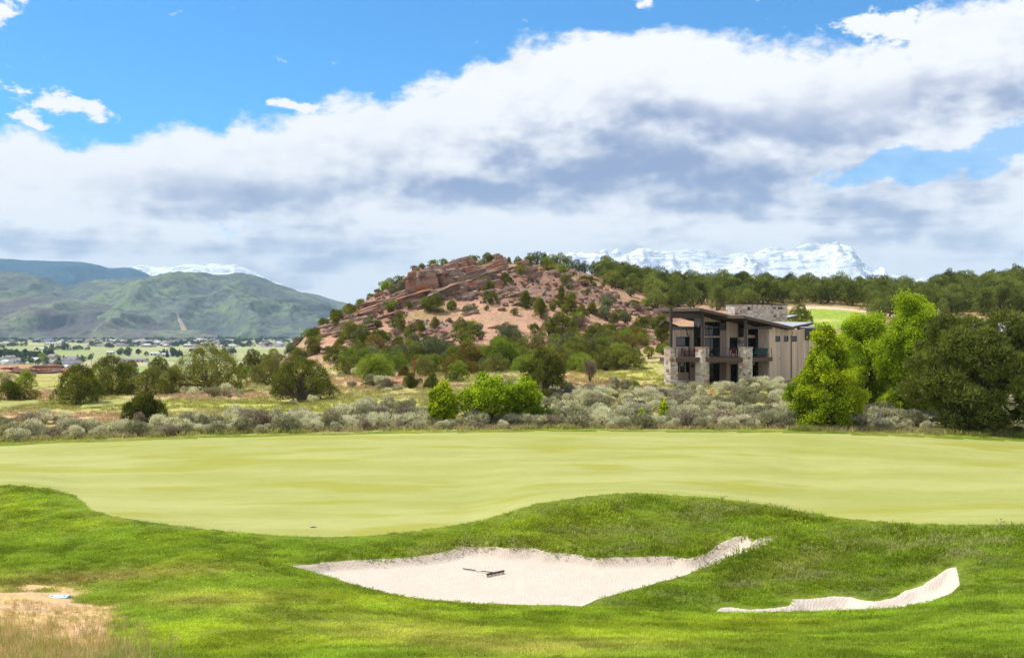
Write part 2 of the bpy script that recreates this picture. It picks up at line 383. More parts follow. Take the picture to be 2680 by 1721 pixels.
# ------------------------------------------------------------------ outlines on the ground
green_far = [(-700,1195),(-300,1180),(0,1165),(200,1156),(400,1149),(600,1143),(850,1137),(1100,1132),(1340,1129),(1640,1128),(1900,1130),(2120,1133),(2300,1138),(2480,1146),(2680,1154),(2900,1162),(3380,1178)]
green_near = [(3380,1382),(3000,1376),(2680,1371),(2500,1371),(2360,1367),(2230,1356),(2120,1338),(2000,1318),(1900,1304),(1820,1296),(1720,1290),(1640,1287),(1560,1293),(1450,1308),(1330,1338),(1200,1368),(1080,1388),(960,1399),(850,1403),(720,1398),(600,1388),(480,1375),(380,1361),(290,1346),(238,1332),(218,1312),(195,1294),(150,1280),(80,1272),(0,1267),(-200,1265),(-700,1272)]
GREEN = np.array([spot(u, v, 36)[:2] for (u, v) in green_far + green_near])
# sand outlines (near rim first, then the scalloped far rim)
def on_level(u, v, z):
    d = -z * F / (v - CV); return ((u - CU) / F * d, d)
B1 = [(758,1479),(840,1502),(930,1530),(1020,1553),(1100,1566),(1200,1574),(1320,1580),(1440,1583),(1524,1585),(1560,1568),(1640,1546),(1720,1524),(1800,1502),(1880,1476),(1950,1448),(2010,1424),(2052,1402),
      (2000,1403),(1968,1420),(1958,1400),(1930,1402),(1895,1416),(1868,1432),(1845,1448),(1800,1462),(1770,1456),(1700,1456),(1640,1458),(1560,1460),(1520,1452),(1470,1446),(1430,1446),(1400,1434),(1330,1434),(1290,1430),(1250,1430),(1200,1431),(1150,1446),(1080,1456),(1000,1462),(920,1466),(840,1471)]
B2 = [(1872,1601),(1960,1603),(2060,1601),(2160,1599),(2260,1595),(2360,1588),(2440,1572),(2490,1552),(2512,1530),(2508,1505),(2502,1482),(2480,1488),(2450,1508),(2415,1530),(2370,1545),(2345,1562),(2290,1573),(2265,1571),(2230,1562),(2180,1560),(2120,1566),(2075,1568),(2065,1585),(2030,1590),(1960,1594),(1910,1588),(1885,1590)]
SANDS = [np.array([spot(u, v, 24)[:2] for (u, v) in B]) for B in (B1, B2)]
near = (D >= 20) & (D <= 82)
r0, r1 = np.argmax(near), len(D) - np.argmax(near[::-1])
sl = slice(r0, r1)
sdG = np.full(Z.shape, 9.0); sdS = [np.full(Z.shape, 9.0) for _ in SANDS]
def put_sdf():
    sdG[sl] = poly_sdf(XX[sl], YY[sl], GREEN)
    for k, S in enumerate(SANDS):
        sdS[k][sl] = poly_sdf(XX[sl], YY[sl], S)
put_sdf()
# draw mesh points that lie close to an outline onto it, so the edge is a clean curve
for arr, poly, reach in ((sdG, GREEN, 0.10),) + tuple((sdS[k], SANDS[k], 0.07) for k in range(2)):
    s = arr[sl]; e = 0.01
    gx = (poly_sdf(XX[sl] + e, YY[sl], poly) - s) / e; gy = (poly_sdf(XX[sl], YY[sl] + e, poly) - s) / e
    m = np.abs(s) < reach
    XX[sl] = np.where(m, XX[sl] - s * gx, XX[sl]); YY[sl] = np.where(m, YY[sl] - s * gy, YY[sl])
    arr[sl] = np.where(m, 0.0, s)
put_sdf()
SD = np.minimum(sdS[0], sdS[1])
# sand lies below its grassy rim; the turf round the green stands a little proud
Z -= 0.24 * sstep(0.02, 0.55, -SD)
Z += 0.10 * sstep(0.0, 0.5, SD) * (1 - sstep(0.5, 2.5, SD)) * sstep(36.5, 39, YY)
Z -= 0.05 * (1 - sstep(0.0, 0.25, sdG)) * sstep(20, 30, YY)
Z[sl] += (fbm(XX[sl] * 2.2, YY[sl] * 2.2, 3, seed=9) - 0.5) * 0.05 * sstep(0.3, 1.0, -SD[sl])

# ------------------------------------------------------------------ rock hill: ledges of tilted strata worked into the height field
UU = CU + F * XX / YY; VV = CV - F * Z / YY
hillm = sstep(180, 205, YY) * sstep(770, 850, UU) * (1 - sstep(1700, 1850, UU)) * (1 - sstep(300, 330, YY))
rocky = hillm * sstep(0.36, 0.62, fbm(XX / 16, YY / 16, 4, seed=21) + 0.30 * np.exp(-(((UU - 1150) / 260)**2 + ((VV - 745) / 60)**2)) - 0.16 * np.exp(-(((UU - 1330) / 220)**2 + ((VV - 835) / 28)**2)))
s = Z + 0.33 * (YY - 230) * 0.35 - 0.30 * (XX + 10)
lay = s / 1.25 + 0.8 * fbm(XX / 9, YY / 9, 3, seed=22)
fr = lay - np.floor(lay)
Z += rocky * (sstep(0.25, 0.62, fr) - fr) * 1.05
Z += rocky * (ridged(XX / 3.4, YY / 3.4, 4, seed=23) - 0.5) * 1.0
Z += hillm * (fbm(XX / 2.0, YY / 2.0, 3, seed=24) - 0.5) * 0.35

CELLX = 0.25 * (XX[:-1, :-1] + XX[1:, :-1] + XX[:-1, 1:] + XX[1:, 1:]); CELLY = 0.25 * (YY[:-1, :-1] + YY[1:, :-1] + YY[:-1, 1:] + YY[1:, 1:])
def cellv(a): return 0.25 * (a[:-1, :-1] + a[1:, :-1] + a[:-1, 1:] + a[1:, 1:])

# ------------------------------------------------------------------ ground colours (what the turf, soil and rock are, patch by patch)
def patch(u, v, ru, rv, rot=0.0):
    du = UU - u; dv = VV0 - v; c, s_ = math.cos(R(rot)), math.sin(R(rot))
    return np.exp(-(((du * c + dv * s_) / ru)**2 + ((-du * s_ + dv * c) / rv)**2))
VV0 = CV - F * Z / YY
COL = np.zeros(Z.shape + (3,))
def lay_color(mask, c):
    global COL
    COL = COL * (1 - mask[..., None]) + np.array(c)[None, None, :] * mask[..., None]
n1 = fbm(XX / 1.6, YY / 1.6, 5, seed=31); n2 = fbm(XX / 5.5, YY / 5.5, 4, seed=32); n3 = fbm(XX / 0.5, YY / 0.5, 3, seed=33); nbig = fbm(XX / 22, YY / 22, 4, seed=34)
# rough turf
COL[:] = (0.178, 0.250, 0.026)
lay_color(sstep(0.45, 0.7, n2) * 0.65, (0.25, 0.30, 0.026))
lay_color(sstep(0.52, 0.75, n1) * 0.45, (0.115, 0.195, 0.016))
tan = np.clip(patch(1090, 1660, 330, 34, 6) * .8 + patch(1500, 1700, 260, 26) * .35 + patch(560, 1570, 230, 22) * .7 + patch(330, 1505, 260, 16, -4) * .95 + patch(60, 1530, 150, 30) * .8 + patch(1700, 1690, 400, 20) * .3 + patch(2060, 1480, 160, 26, -14) * .4 + patch(1600, 1390, 200, 24, -10) * .35, 0, 1)
lay_color(np.clip(tan * (0.35 + 1.1 * n1), 0, 1) * (YY < 60), (0.27, 0.25, 0.07))
dirtn = np.clip(patch(70, 1580, 150, 48) + patch(180, 1650, 130, 60) + patch(20, 1690, 170, 80), 0, 1) * (YY < 30)
DIRT = sstep(0.26, 0.5, dirtn * (0.25 + 1.3 * n1) * (.5 + n3))
lay_color(DIRT, (0.50, 0.34, 0.21)); lay_color(DIRT * sstep(0.4, 0.6, n1) * 0.6, (0.46, 0.35, 0.14))
# scrubland beyond the green
scr = sstep(0.5, 3.0, sdG + (n2 - 0.5) * 2) * (YY > 70) ; scr = np.where(YY > 82, 1.0, scr)
BAND = (1 - sstep(1.3, 2.3, sdG + (n2 - .5) * 1.2)) * (YY > 70) * (YY < 90)
lay_color(scr, (0.29, 0.30, 0.085))
lay_color(scr * sstep(0.47, 0.62, n2) * 0.45, (0.43, 0.34, 0.25))
lay_color(scr * sstep(0.50, 0.66, nbig) * 0.6, (0.36, 0.35, 0.12))
soil = np.clip(patch(1000, 1000, 170, 16) + patch(1500, 985, 90, 10) + patch(120, 1095, 200, 14) + patch(60, 1035, 90, 14) + patch(560, 1035, 200, 8) + patch(1810, 1030, 60, 10), 0, 1)
lay_color(np.clip(soil * 1.2 * (0.4 + n1), 0, 1) * (YY > 85), (0.50, 0.32, 0.22))
lay_color(np.clip(patch(1610, 1008, 200, 12) * 1.0 * (0.4 + n1), 0, 1) * (YY > 85), (0.42, 0.26, 0.18))
lay_color(np.clip(patch(1640, 985, 180, 14) * .9, 0, 1) * (YY > 85), (0.38, 0.38, 0.10))
lay_color(np.clip(patch(1760, 1005, 70, 10) + patch(450, 1060, 260, 12) * .6 + patch(820, 1065, 240, 16) * .6, 0, 1) * (YY > 85), (0.32, 0.36, 0.065))
# mown turf in the distance: fairway behind the house, tee lawns on the left
FAIR = ((sstep(1, .75, np.hypot((UU - 2165) / 150, (VV0 - 832) / 30)) * (YY > 170) * (YY < 262)))
lay_color(FAIR * scr, (0.23, 0.33, 0.05)); lay_color(FAIR * sstep(0.7, 1, patch(2150, 838, 120, 10)) , (0.40, 0.42, 0.13))
# red sandy soil of the hill and of the ridge
red = sstep(168, 190, YY + (n2 - .5) * 16) * sstep(700, 800, UU) * (1 - sstep(1900, 2100, UU)) * (1 - FAIR)
lay_color(red, (0.365, 0.23, 0.16))
lay_color(red * sstep(0.5, 0.68, n2) * 0.5, (0.29, 0.22, 0.12))
lay_color(red * sstep(0.52, 0.64, nbig) * (1 - rocky) * 0.6, (0.20, 0.18, 0.075))
ridge = sstep(1850, 2050, UU) * sstep(175, 200, YY) * (1 - FAIR)
lay_color(ridge * 0.9, (0.20, 0.16, 0.075)); lay_color(ridge * sstep(0.45, 0.6, n2) * 0.7, (0.42, 0.28, 0.16))
bank = (UU < 260) * sstep(236, 243, YY) * sstep(275, 160, UU)
lay_color(bank, (0.38, 0.17, 0.105)); lay_color(bank * sstep(.5, .6, n1) * .7, (.40, .27, .18))
path_ = np.exp(-((VV0 - (806 + (UU - 2080) * 0.05 + 5 * np.sin(UU / 60))) / 3.0)**2) * (UU > 2060) * (UU < 2460) * (YY > 225) * (YY < 300)
lay_color(np.clip(path_ * 1.3, 0, 1), (0.58, 0.44, 0.33))
far_n = sstep(300, 420, YY); lay_color(far_n, (0.20, 0.18, 0.08))
COL *= (0.86 + 0.28 * n3)[..., None]
blade_shade = (1 - 0.30 * ((YY < 77) & (DIRT < .5)))[..., None]        # turf ground darkened to stand in for shade among its blades
COL4 = np.concatenate([np.clip(COL * blade_shade, 0.004, 0.9), np.ones(Z.shape + (1,))], -1)

# ------------------------------------------------------------------ ground materials
def ground_mat(name, fine, bstr, bdist, extra=None):
    m, g, out = new_mat(name)
    a = attr(g, 'col'); pos = g.node('ShaderNodeNewGeometry').outputs['Position']
    f1 = g.noise(pos, fine, 6, 0.65); f2 = g.noise(pos, fine * 0.12, 5, 0.6)
    c = g.mix(g.ramp(f1, 0.25, 0.75), g.mix(1.0, a.outputs['Color'], c4((0.60, 0.62, 0.6)), 'MULTIPLY'), g.mix(1.0, a.outputs['Color'], c4((1.45, 1.38, 1.35)), 'MULTIPLY'))
    c = g.mix(g.ramp(f2, 0.35, 0.65), c, g.mix(1.0, c, c4((1.2, 1.12, 1.05)), 'MULTIPLY'))
    if extra: c = extra(g, c, pos)
    principled(g, out, c, 0.95, f1, bstr, bdist, 0.1); return m
M_TURF = ground_mat('turf soil', 14.0, 0.6, 0.03)
M_SCRUB = ground_mat('scrub soil', 3.0, 0.6, 0.10)
def strata(g, c, pos):
    ra = attr(g, 'rock').outputs['Fac']
    sx = g.node('ShaderNodeSeparateXYZ'); g.put(sx.inputs[0], pos)
    lv = g.math('ADD', g.math('MULTIPLY', sx.outputs[0], -0.30), g.math('ADD', sx.outputs[2], g.math('MULTIPLY', sx.outputs[1], 0.115)))
    lv = g.math('ADD', lv, g.math('MULTIPLY', g.noise(pos, 0.25, 4), 1.6))
    bands = g.noise(g.combine(0.0, 0.0, lv), 3.2, 5, 0.7)
    rk = g.mix(g.ramp(bands, 0.38, 0.62), c4((0.33, 0.125, 0.065)), c4((0.31, 0.22, 0.17)))
    rk = g.mix(g.ramp(g.noise(pos, 0.35, 5), 0.45, 0.6), rk, c4((0.27, 0.20, 0.155)))
    rk = g.mix(g.ramp(g.noise(pos, 1.3, 6, .65), 0.55, 0.70), rk, c4((0.13, 0.09, 0.065)))
    return g.mix(g.ramp(ra, 0.25, 0.6), c, rk)
M_HILL = ground_mat('hill soil and rock', 2.0, 0.7, 0.18, strata)
def mk_green():
    m, g, out = new_mat('putting turf')
    pos = g.node('ShaderNodeNewGeometry').outputs['Position']
    st = g.mapping(pos, rot=(0, 0, R(7)), scale=(0.10, 0.30, 0.3))
    a = g.noise(st, 1.0, 5, 0.6); b = g.noise(g.mapping(pos, scale=(0.9, 1.8, 1)), 1.0, 6, 0.65); f = g.noise(pos, 30, 4, 0.7)
    c = g.mix(g.ramp(a, 0.34, 0.68), c4((0.315, 0.325, 0.085)), c4((0.385, 0.385, 0.135)))
    c = g.mix(g.ramp(b, 0.30, 0.72), g.mix(1.0, c, c4((0.94, 0.95, 0.90)), 'MULTIPLY'), c)
    c = g.mix(g.ramp(g.noise(g.mapping(pos, rot=(0, 0, R(9)), scale=(0.05, 0.16, 0.3)), 2.3, 3, 0.5), 0.54, 0.64, 0, 0.75), c, c4((0.295, 0.29, 0.040)))
    c = g.mix(g.ramp(f, 0.3, 0.7), g.mix(1.0, c, c4((0.88, 0.90, 0.86)), 'MULTIPLY'), c)
    principled(g, out, c, 0.9, f, 0.25, 0.01, 0.15); return m
M_GREEN = mk_green()
def mk_sand():
    m, g, out = new_mat('bunker sand')
    pos = g.node('ShaderNodeNewGeometry').outputs['Position']
    wv_ = g.node('ShaderNodeTexWave', wave_type='BANDS'); g.put(wv_.inputs['Vector'], g.vmath('ADD', g.mapping(pos, rot=(0, 0, R(24))), g.vmath('SCALE', g.noise(pos, .35, 3, .5, color=True), 2.5))); wv_.inputs['Scale'].default_value = 3.2; wv_.inputs['Distortion'].default_value = 1.5
    f = g.noise(pos, 45, 4, 0.7); b = g.noise(pos, 0.8, 5, 0.6); md = g.noise(pos, 5.0, 5, .65)
    c = g.mix(b, c4((0.545, 0.468, 0.388)), c4((0.63, 0.556, 0.475)))
    c = g.mix(g.ramp(f, 0.35, 0.6, 0.4, 0.0), c, c4((0.36, 0.29, 0.23)))
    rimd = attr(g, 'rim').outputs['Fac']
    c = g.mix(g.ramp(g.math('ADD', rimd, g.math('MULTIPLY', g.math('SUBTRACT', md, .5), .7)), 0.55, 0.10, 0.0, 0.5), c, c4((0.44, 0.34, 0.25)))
    principled(g, out, c, 0.95, g.math('ADD', g.math('ADD', g.math('MULTIPLY', wv_.outputs['Fac'], 0.22), g.math('MULTIPLY', md, 1.2)), g.math('MULTIPLY', f, 0.5)), 0.6, 0.05, 0.1); return m
M_SAND = mk_sand()

# ------------------------------------------------------------------ cut the height field into named pieces of ground
FACES = grid_faces(NR, NC)
VERTS = np.stack([XX, YY, Z], -1).reshape(-1, 3)
cS = [poly_sdf(CELLX, CELLY, S) < 0 for S in SANDS]
rowc = 0.5 * (D[1:] + D[:-1])[:, None] * np.ones((1, NC - 1))
nearc = (rowc > 20) & (rowc < 82)
cG = (poly_sdf(CELLX, CELLY, GREEN) < 0) & nearc
cS = [c & nearc for c in cS]
HILLROW = 165.0
def piece(name, mask, mat, extra_attr=False):
    fs = FACES[mask.ravel()]
    used, inv = np.unique(fs, return_inverse=True)
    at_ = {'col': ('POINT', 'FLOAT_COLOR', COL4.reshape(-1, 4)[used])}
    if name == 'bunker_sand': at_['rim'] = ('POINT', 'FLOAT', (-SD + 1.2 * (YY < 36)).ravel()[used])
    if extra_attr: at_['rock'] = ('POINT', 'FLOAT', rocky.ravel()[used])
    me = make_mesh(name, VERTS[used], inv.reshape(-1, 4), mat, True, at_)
    return tag(link(name, me), kind='structure')
taken = cG | cS[0] | cS[1]
piece('putting_green', cG, M_GREEN)
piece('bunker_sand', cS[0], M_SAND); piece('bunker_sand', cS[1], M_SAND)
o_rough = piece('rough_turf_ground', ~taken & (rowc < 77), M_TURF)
o_scrub = piece('scrubland_ground', ~taken & (rowc >= 77) & (rowc < HILLROW), M_SCRUB)
o_hill = piece('rocky_hill', ~taken & (rowc >= HILLROW), M_HILL, True)
VALLEY = -52.0
# ------------------------------------------------------------------ valley floor and mountains
def mk_valley():
    m, g, out = new_mat('valley fields')
    pos = g.node('ShaderNodeNewGeometry').outputs['Position']
    q = g.mapping(pos, scale=(0.0016, 0.0042, 1), rot=(0, 0, R(6)))
    vo = g.node('ShaderNodeTexVoronoi', feature='F1', distance='CHEBYCHEV'); g.put(vo.inputs['Vector'], q); vo.inputs['Scale'].default_value = 1.0
    sp = g.node('ShaderNodeSeparateColor'); g.put(sp.inputs[0], vo.outputs['Color'])
    c = g.mix(g.ramp(sp.outputs[0], 0.2, 0.8), c4((0.30, 0.36, 0.12)), c4((0.46, 0.38, 0.22)))
    c = g.mix(g.ramp(sp.outputs[1], 0.55, 0.75), c, c4((0.19, 0.28, 0.08)))
    c = g.mix(g.ramp(g.noise(pos, 0.004, 5), 0.45, 0.7, 0, 0.6), c, c4((0.43, 0.37, 0.24)))
    c = g.mix(g.ramp(g.noise(pos, 0.05, 4), 0.3, 0.7, 0, 0.35), c, c4((0.2, 0.24, 0.1)))
    principled(g, out, c, 0.95, None, spec=0.05); return m
xs = np.linspace(-14000, 14000, 57); ys = np.concatenate([np.linspace(600, 6000, 40), np.linspace(6500, 30000, 20)])
gx, gy = np.meshgrid(xs, ys); gz = np.full(gx.shape, VALLEY) + (fbm(gx / 700, gy / 700, 3, seed=41) - .5) * 3
link('valley_floor', make_mesh('valley_floor', np.stack([gx, gy, gz], -1).reshape(-1, 3), grid_faces(*gx.shape), mk_valley()))
tag(bpy.data.objects['valley_floor'], kind='structure')

def mountain(name, prof, d0, d1, dback, mat, amp, nscale, seed, pw=0.95, nu=420, nd=130, spurs=(), jag=0.0, label=None, base=VALLEY):
    """a range: skyline profile (picture position at distance d1), foot at d0, back slope to dback, spurs and gullies between"""
    pu = np.array([p[0] for p in prof], float); pz = np.array([-(p[1] - CV) / F * d1 for p in prof])
    us = np.linspace(pu[0], pu[-1], nu)
    H = pchip(pu, pz, us)
    H = H + jag * (ridged(us / 26, us * 0 + seed, 4, .55, seed) - .55)
    tt = np.concatenate([np.linspace(0, 1, nd), np.linspace(1, 2, nd // 3)[1:]])
    T, UM = np.meshgrid(tt, us, indexing='ij'); HM = np.repeat(H[None, :], len(tt), 0)
    DD = np.where(T <= 1, d0 + (d1 - d0) * T, d1 + (dback - d1) * (T - 1))
    X = (UM - CU) / F * DD
    wx = X + (fbm(X / nscale, DD / nscale, 3, seed=seed + 5) - .5) * nscale * 0.9
    rg = ridged(wx / nscale, DD / (nscale * 2.6), 6, 0.52, seed)
    rg0 = ridged((wx) / nscale, np.full_like(DD, d1) / (nscale * 2.6), 6, 0.52, seed)
    tc = np.clip(T, 0, 1)
    ex = pw * (1.0 + 0.9 * (0.55 - rg))
    sh = tc ** np.clip(ex, 0.3, 3) 
    Zm = base + (HM - base) * sh * np.where(T > 1, 1 - 0.75 * sstep(0, 1, T - 1), 1.0)
    Zm += (rg - 0.5) * amp * np.sin(np.pi * np.clip(tc, 0, 1)) ** 0.8 * (1 - .8 * sstep(.6, 1, tc))
    Zm += (fbm(X / (nscale * .16), DD / (nscale * .16), 4, seed=seed + 9) - .5) * amp * 0.14 * sstep(0, .15, tc)
    for (u_, v_, d_, ru, rd, h) in spurs:
        Zm += h * np.exp(-(((UM - u_) / ru)**2 + ((DD - d_) / rd)**2))
    Zm = np.where(T <= 0.0, base - 6, Zm)
    me = make_mesh(name, np.stack([X, DD, Zm], -1).reshape(-1, 3), grid_faces(*X.shape), mat, True, {'hgt': ('POINT', 'FLOAT', sh.ravel()), 'gul': ('POINT', 'FLOAT', rg.ravel())})
    return tag(link(name, me), kind='structure')

def mk_mount(name, lo, hi, dark, snow=None, scar=False):
    m, g, out = new_mat(name)
    pos = g.node('ShaderNodeNewGeometry').outputs['Position']
    h = attr(g, 'hgt').outputs['Fac']; gul = attr(g, 'gul').outputs['Fac']
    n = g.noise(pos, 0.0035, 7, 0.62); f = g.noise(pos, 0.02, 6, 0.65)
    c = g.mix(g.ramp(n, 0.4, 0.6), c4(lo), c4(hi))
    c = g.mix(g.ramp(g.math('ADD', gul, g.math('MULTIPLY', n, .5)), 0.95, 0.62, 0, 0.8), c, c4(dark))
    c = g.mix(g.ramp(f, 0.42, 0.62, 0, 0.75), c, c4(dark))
    if scar:
        s = g.mapping(pos, loc=(-1735, 5860, 0), rot=(0, 0, R(30)), scale=(19, 230, 1), typ='TEXTURE')
        sxy = g.vmath('MULTIPLY', s, (1, 1, 0)); 
        c = g.mix(g.ramp(g.math('ADD', g.vmath('LENGTH', sxy), g.math('MULTIPLY', n, .3)), 1.15, 0.95), c, c4((0.46, 0.36, 0.27)))
    if snow:
        sx = g.node('ShaderNodeSeparateXYZ'); g.put(sx.inputs[0], pos)
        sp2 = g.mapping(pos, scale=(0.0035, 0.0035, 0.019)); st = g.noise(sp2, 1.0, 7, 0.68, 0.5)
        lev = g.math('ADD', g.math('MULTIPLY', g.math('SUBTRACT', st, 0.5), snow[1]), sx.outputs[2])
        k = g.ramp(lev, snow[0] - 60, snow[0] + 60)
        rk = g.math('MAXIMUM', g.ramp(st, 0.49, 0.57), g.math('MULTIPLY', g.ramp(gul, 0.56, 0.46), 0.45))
        c = g.mix(k, c, g.mix(g.math('MULTIPLY', rk, snow[2]), c4((0.84, 0.86, 0.89)), c4((0.36, 0.42, 0.51))))  # rock among the snow tinted pale blue in place of thicker haze
    principled(g, out, c, 1.0, f, 0.8, 25.0, 0.0); return m
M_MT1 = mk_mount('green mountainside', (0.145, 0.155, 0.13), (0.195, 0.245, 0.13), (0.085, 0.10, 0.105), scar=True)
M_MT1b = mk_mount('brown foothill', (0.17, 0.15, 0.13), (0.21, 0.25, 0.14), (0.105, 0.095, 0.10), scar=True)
M_MT2 = mk_mount('haze-tinted blue mountainside', (0.04, 0.08, 0.12), (0.055, 0.10, 0.14), (0.03, 0.065, 0.10), snow=(1010, 900, .3))  # bluish tint stands in for part of the haze before it
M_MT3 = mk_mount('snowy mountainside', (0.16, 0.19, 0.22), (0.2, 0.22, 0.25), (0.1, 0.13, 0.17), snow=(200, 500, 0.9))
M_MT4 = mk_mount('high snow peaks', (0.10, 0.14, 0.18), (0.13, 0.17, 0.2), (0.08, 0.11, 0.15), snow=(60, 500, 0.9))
mountain('green_mountain', [(-900,700),(-500,690),(-200,700),(0,709),(60,711),(110,722),(150,742),(185,752),(215,742),(250,734),(320,728),(400,720),(480,711),(520,716),(568,717),(624,714),(660,720),(700,734),(760,754),(800,770),(860,796),(912,824),(1000,850),(1150,875),(1400,884)], 5750, 7600, 9500, M_MT1, 240, 900, 51, 0.9)
mountain('foothill', [(-900,740),(-300,760),(-100,775),(0,782),(80,776),(170,780),(260,792),(340,808),(410,830),(470,856),(520,874),(570,884)], 5300, 6300, 7000, M_MT1b, 120, 450, 61, 0.85, nu=300, nd=90)
mountain('side_ridge', [(640,820),(720,780),(796,766),(860,780),(940,804),(1010,830),(1100,858),(1250,880)], 8300, 9800, 11000, M_MT1, 120, 700, 65, 0.9, nu=200, nd=80)
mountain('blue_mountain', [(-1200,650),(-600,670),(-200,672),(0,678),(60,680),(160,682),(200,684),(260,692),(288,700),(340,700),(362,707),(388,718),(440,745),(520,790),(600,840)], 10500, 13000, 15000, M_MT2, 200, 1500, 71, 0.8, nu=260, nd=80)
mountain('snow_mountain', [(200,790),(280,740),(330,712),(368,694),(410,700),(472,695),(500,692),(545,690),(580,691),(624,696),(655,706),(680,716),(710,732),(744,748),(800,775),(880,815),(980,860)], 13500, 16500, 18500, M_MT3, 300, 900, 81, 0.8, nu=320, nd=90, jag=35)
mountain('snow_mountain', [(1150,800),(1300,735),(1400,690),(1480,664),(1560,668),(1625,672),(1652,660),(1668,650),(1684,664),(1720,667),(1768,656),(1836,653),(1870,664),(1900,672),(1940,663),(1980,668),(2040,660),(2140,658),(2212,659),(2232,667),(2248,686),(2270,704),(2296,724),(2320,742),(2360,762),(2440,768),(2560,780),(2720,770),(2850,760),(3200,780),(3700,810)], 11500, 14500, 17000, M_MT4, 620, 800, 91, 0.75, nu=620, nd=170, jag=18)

# ------------------------------------------------------------------ the hazy air
def haze():
    x0, x1, y0, y1, z0, z1 = -16000, 16000, -60, 19500, -75, 1250
    v = [(x, y, z) for x in (x0, x1) for y in (y0, y1) for z in (z0, z1)]
    f = [[0,1,3,2],[4,6,7,5],[0,4,5,1],[2,3,7,6],[0,2,6,4],[1,5,7,3]]
    m, g, out = new_mat('hazy air')
    pv = g.node('ShaderNodeVolumePrincipled'); pv.inputs['Color'].default_value = (0.46, 0.74, 1.0, 1); pv.inputs['Density'].default_value = 4.3e-5
    pv.inputs['Anisotropy'].default_value = 0.0
    g.l.new(pv.outputs[0], out.inputs['Volume'])
    tag(link('haze', make_mesh('haze', np.array(v, float), f, m, False)), kind='stuff')
haze()
# ------------------------------------------------------------------ plants: leaf clouds, limbs, materials
def unit(v): return v / np.maximum(np.linalg.norm(v, axis=-1, keepdims=True), 1e-9)
def leaf_cloud(r, lobes, n, size, aspect=0.6, outward=0.5, lower=0.25, shell=0.5, quad=True, up=0.0, jitter=0.12):
    """leaf faces spread through the outer part of a union of ellipsoids; returns verts, faces, tint"""
    L = np.asarray(lobes, float); w = (L[:, 3] * L[:, 4] + L[:, 4] * L[:, 5] + L[:, 3] * L[:, 5]); w = w / w.sum()
    pos = []; nrm = []; tin = []; need = n
    ltint = r.normal(0, 0.16, len(L))
    while need > 0:
        m = int(need * 1.7) + 20
        k = r.choice(len(L), m, p=w); d = unit(r.normal(size=(m, 3)))
        keep = (d[:, 2] > -0.35) | (r.random(m) < lower); k = k[keep]; d = d[keep]; m = len(k)
        rad = (shell + (1 - shell) * r.random(m) ** 0.6) * (1 + r.normal(0, jitter, m))
        p = L[k, :3] + d * L[k, 3:6] * rad[:, None]
        q = ((p[:, None, :] - L[None, :, :3]) / L[None, :, 3:6]); q = np.sqrt((q**2).sum(-1)); q[np.arange(m), k] = 9
        ok = q.min(1) > 0.62
        p = p[ok]; d = d[ok]; k = k[ok]; rad = rad[ok]
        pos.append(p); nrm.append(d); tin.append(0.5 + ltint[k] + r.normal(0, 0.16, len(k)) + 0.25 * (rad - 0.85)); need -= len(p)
    p = np.concatenate(pos)[:n]; d = np.concatenate(nrm)[:n]; t = np.concatenate(tin)[:n]
    ax = unit(d * outward + r.normal(size=(n, 3)) * (1 - outward) + np.array([0, 0, up]))
    sd_ = unit(np.cross(ax, r.normal(size=(n, 3))))
    s = size * (0.55 + 0.9 * r.random(n))[:, None]
    if quad:
        v = np.stack([p, p + ax * s * .5 + sd_ * s * aspect * .5, p + ax * s, p + ax * s * .5 - sd_ * s * aspect * .5], 1)
        f = np.arange(n * 4).reshape(n, 4); t = np.repeat(t, 4)
    else:
        v = np.stack([p - sd_ * s * aspect * .5, p + sd_ * s * aspect * .5, p + ax * s], 1)
        f = np.arange(n * 3).reshape(n, 3); t = np.repeat(t, 3)
    return v.reshape(-1, 3), f, np.clip(t, 0, 1)
def tube(paths, sides=6):
    """tapered limbs: each path is a list of (x, y, z, radius)"""
    V = []; Fc = []
    for path in paths:
        P = np.array(path, float); n = len(P); b0 = len(V)
        for i in range(n):
            t = unit((P[min(i + 1, n - 1), :3] - P[max(i - 1, 0), :3])[None])[0]
            a = np.cross(t, (0.3, 0.9, 0.2)); a /= np.linalg.norm(a) + 1e-9; b = np.cross(t, a)
            for k in range(sides):
                an = 2 * math.pi * k / sides; V.append(P[i, :3] + (a * math.cos(an) + b * math.sin(an)) * P[i, 3])
        for i in range(n - 1):
            for k in range(sides):
                k2 = (k + 1) % sides
                Fc.append([b0 + i * sides + k, b0 + i * sides + k2, b0 + (i + 1) * sides + k2, b0 + (i + 1) * sides + k])
    return np.array(V), np.array(Fc)
def limb(r, a, b, ra, rb, n=5, wob=0.08):
    a = np.array(a, float); b = np.array(b, float); ln = np.linalg.norm(b - a); out = []
    for i in range(n):
        t = i / (n - 1); p = a + (b - a) * t
        if 0 < i: p = p + r.normal(0, wob * ln * 0.35, 3) * math.sin(math.pi * t)
        out.append((p[0], p[1], p[2] - 0.0, ra + (rb - ra) * t))
    return out

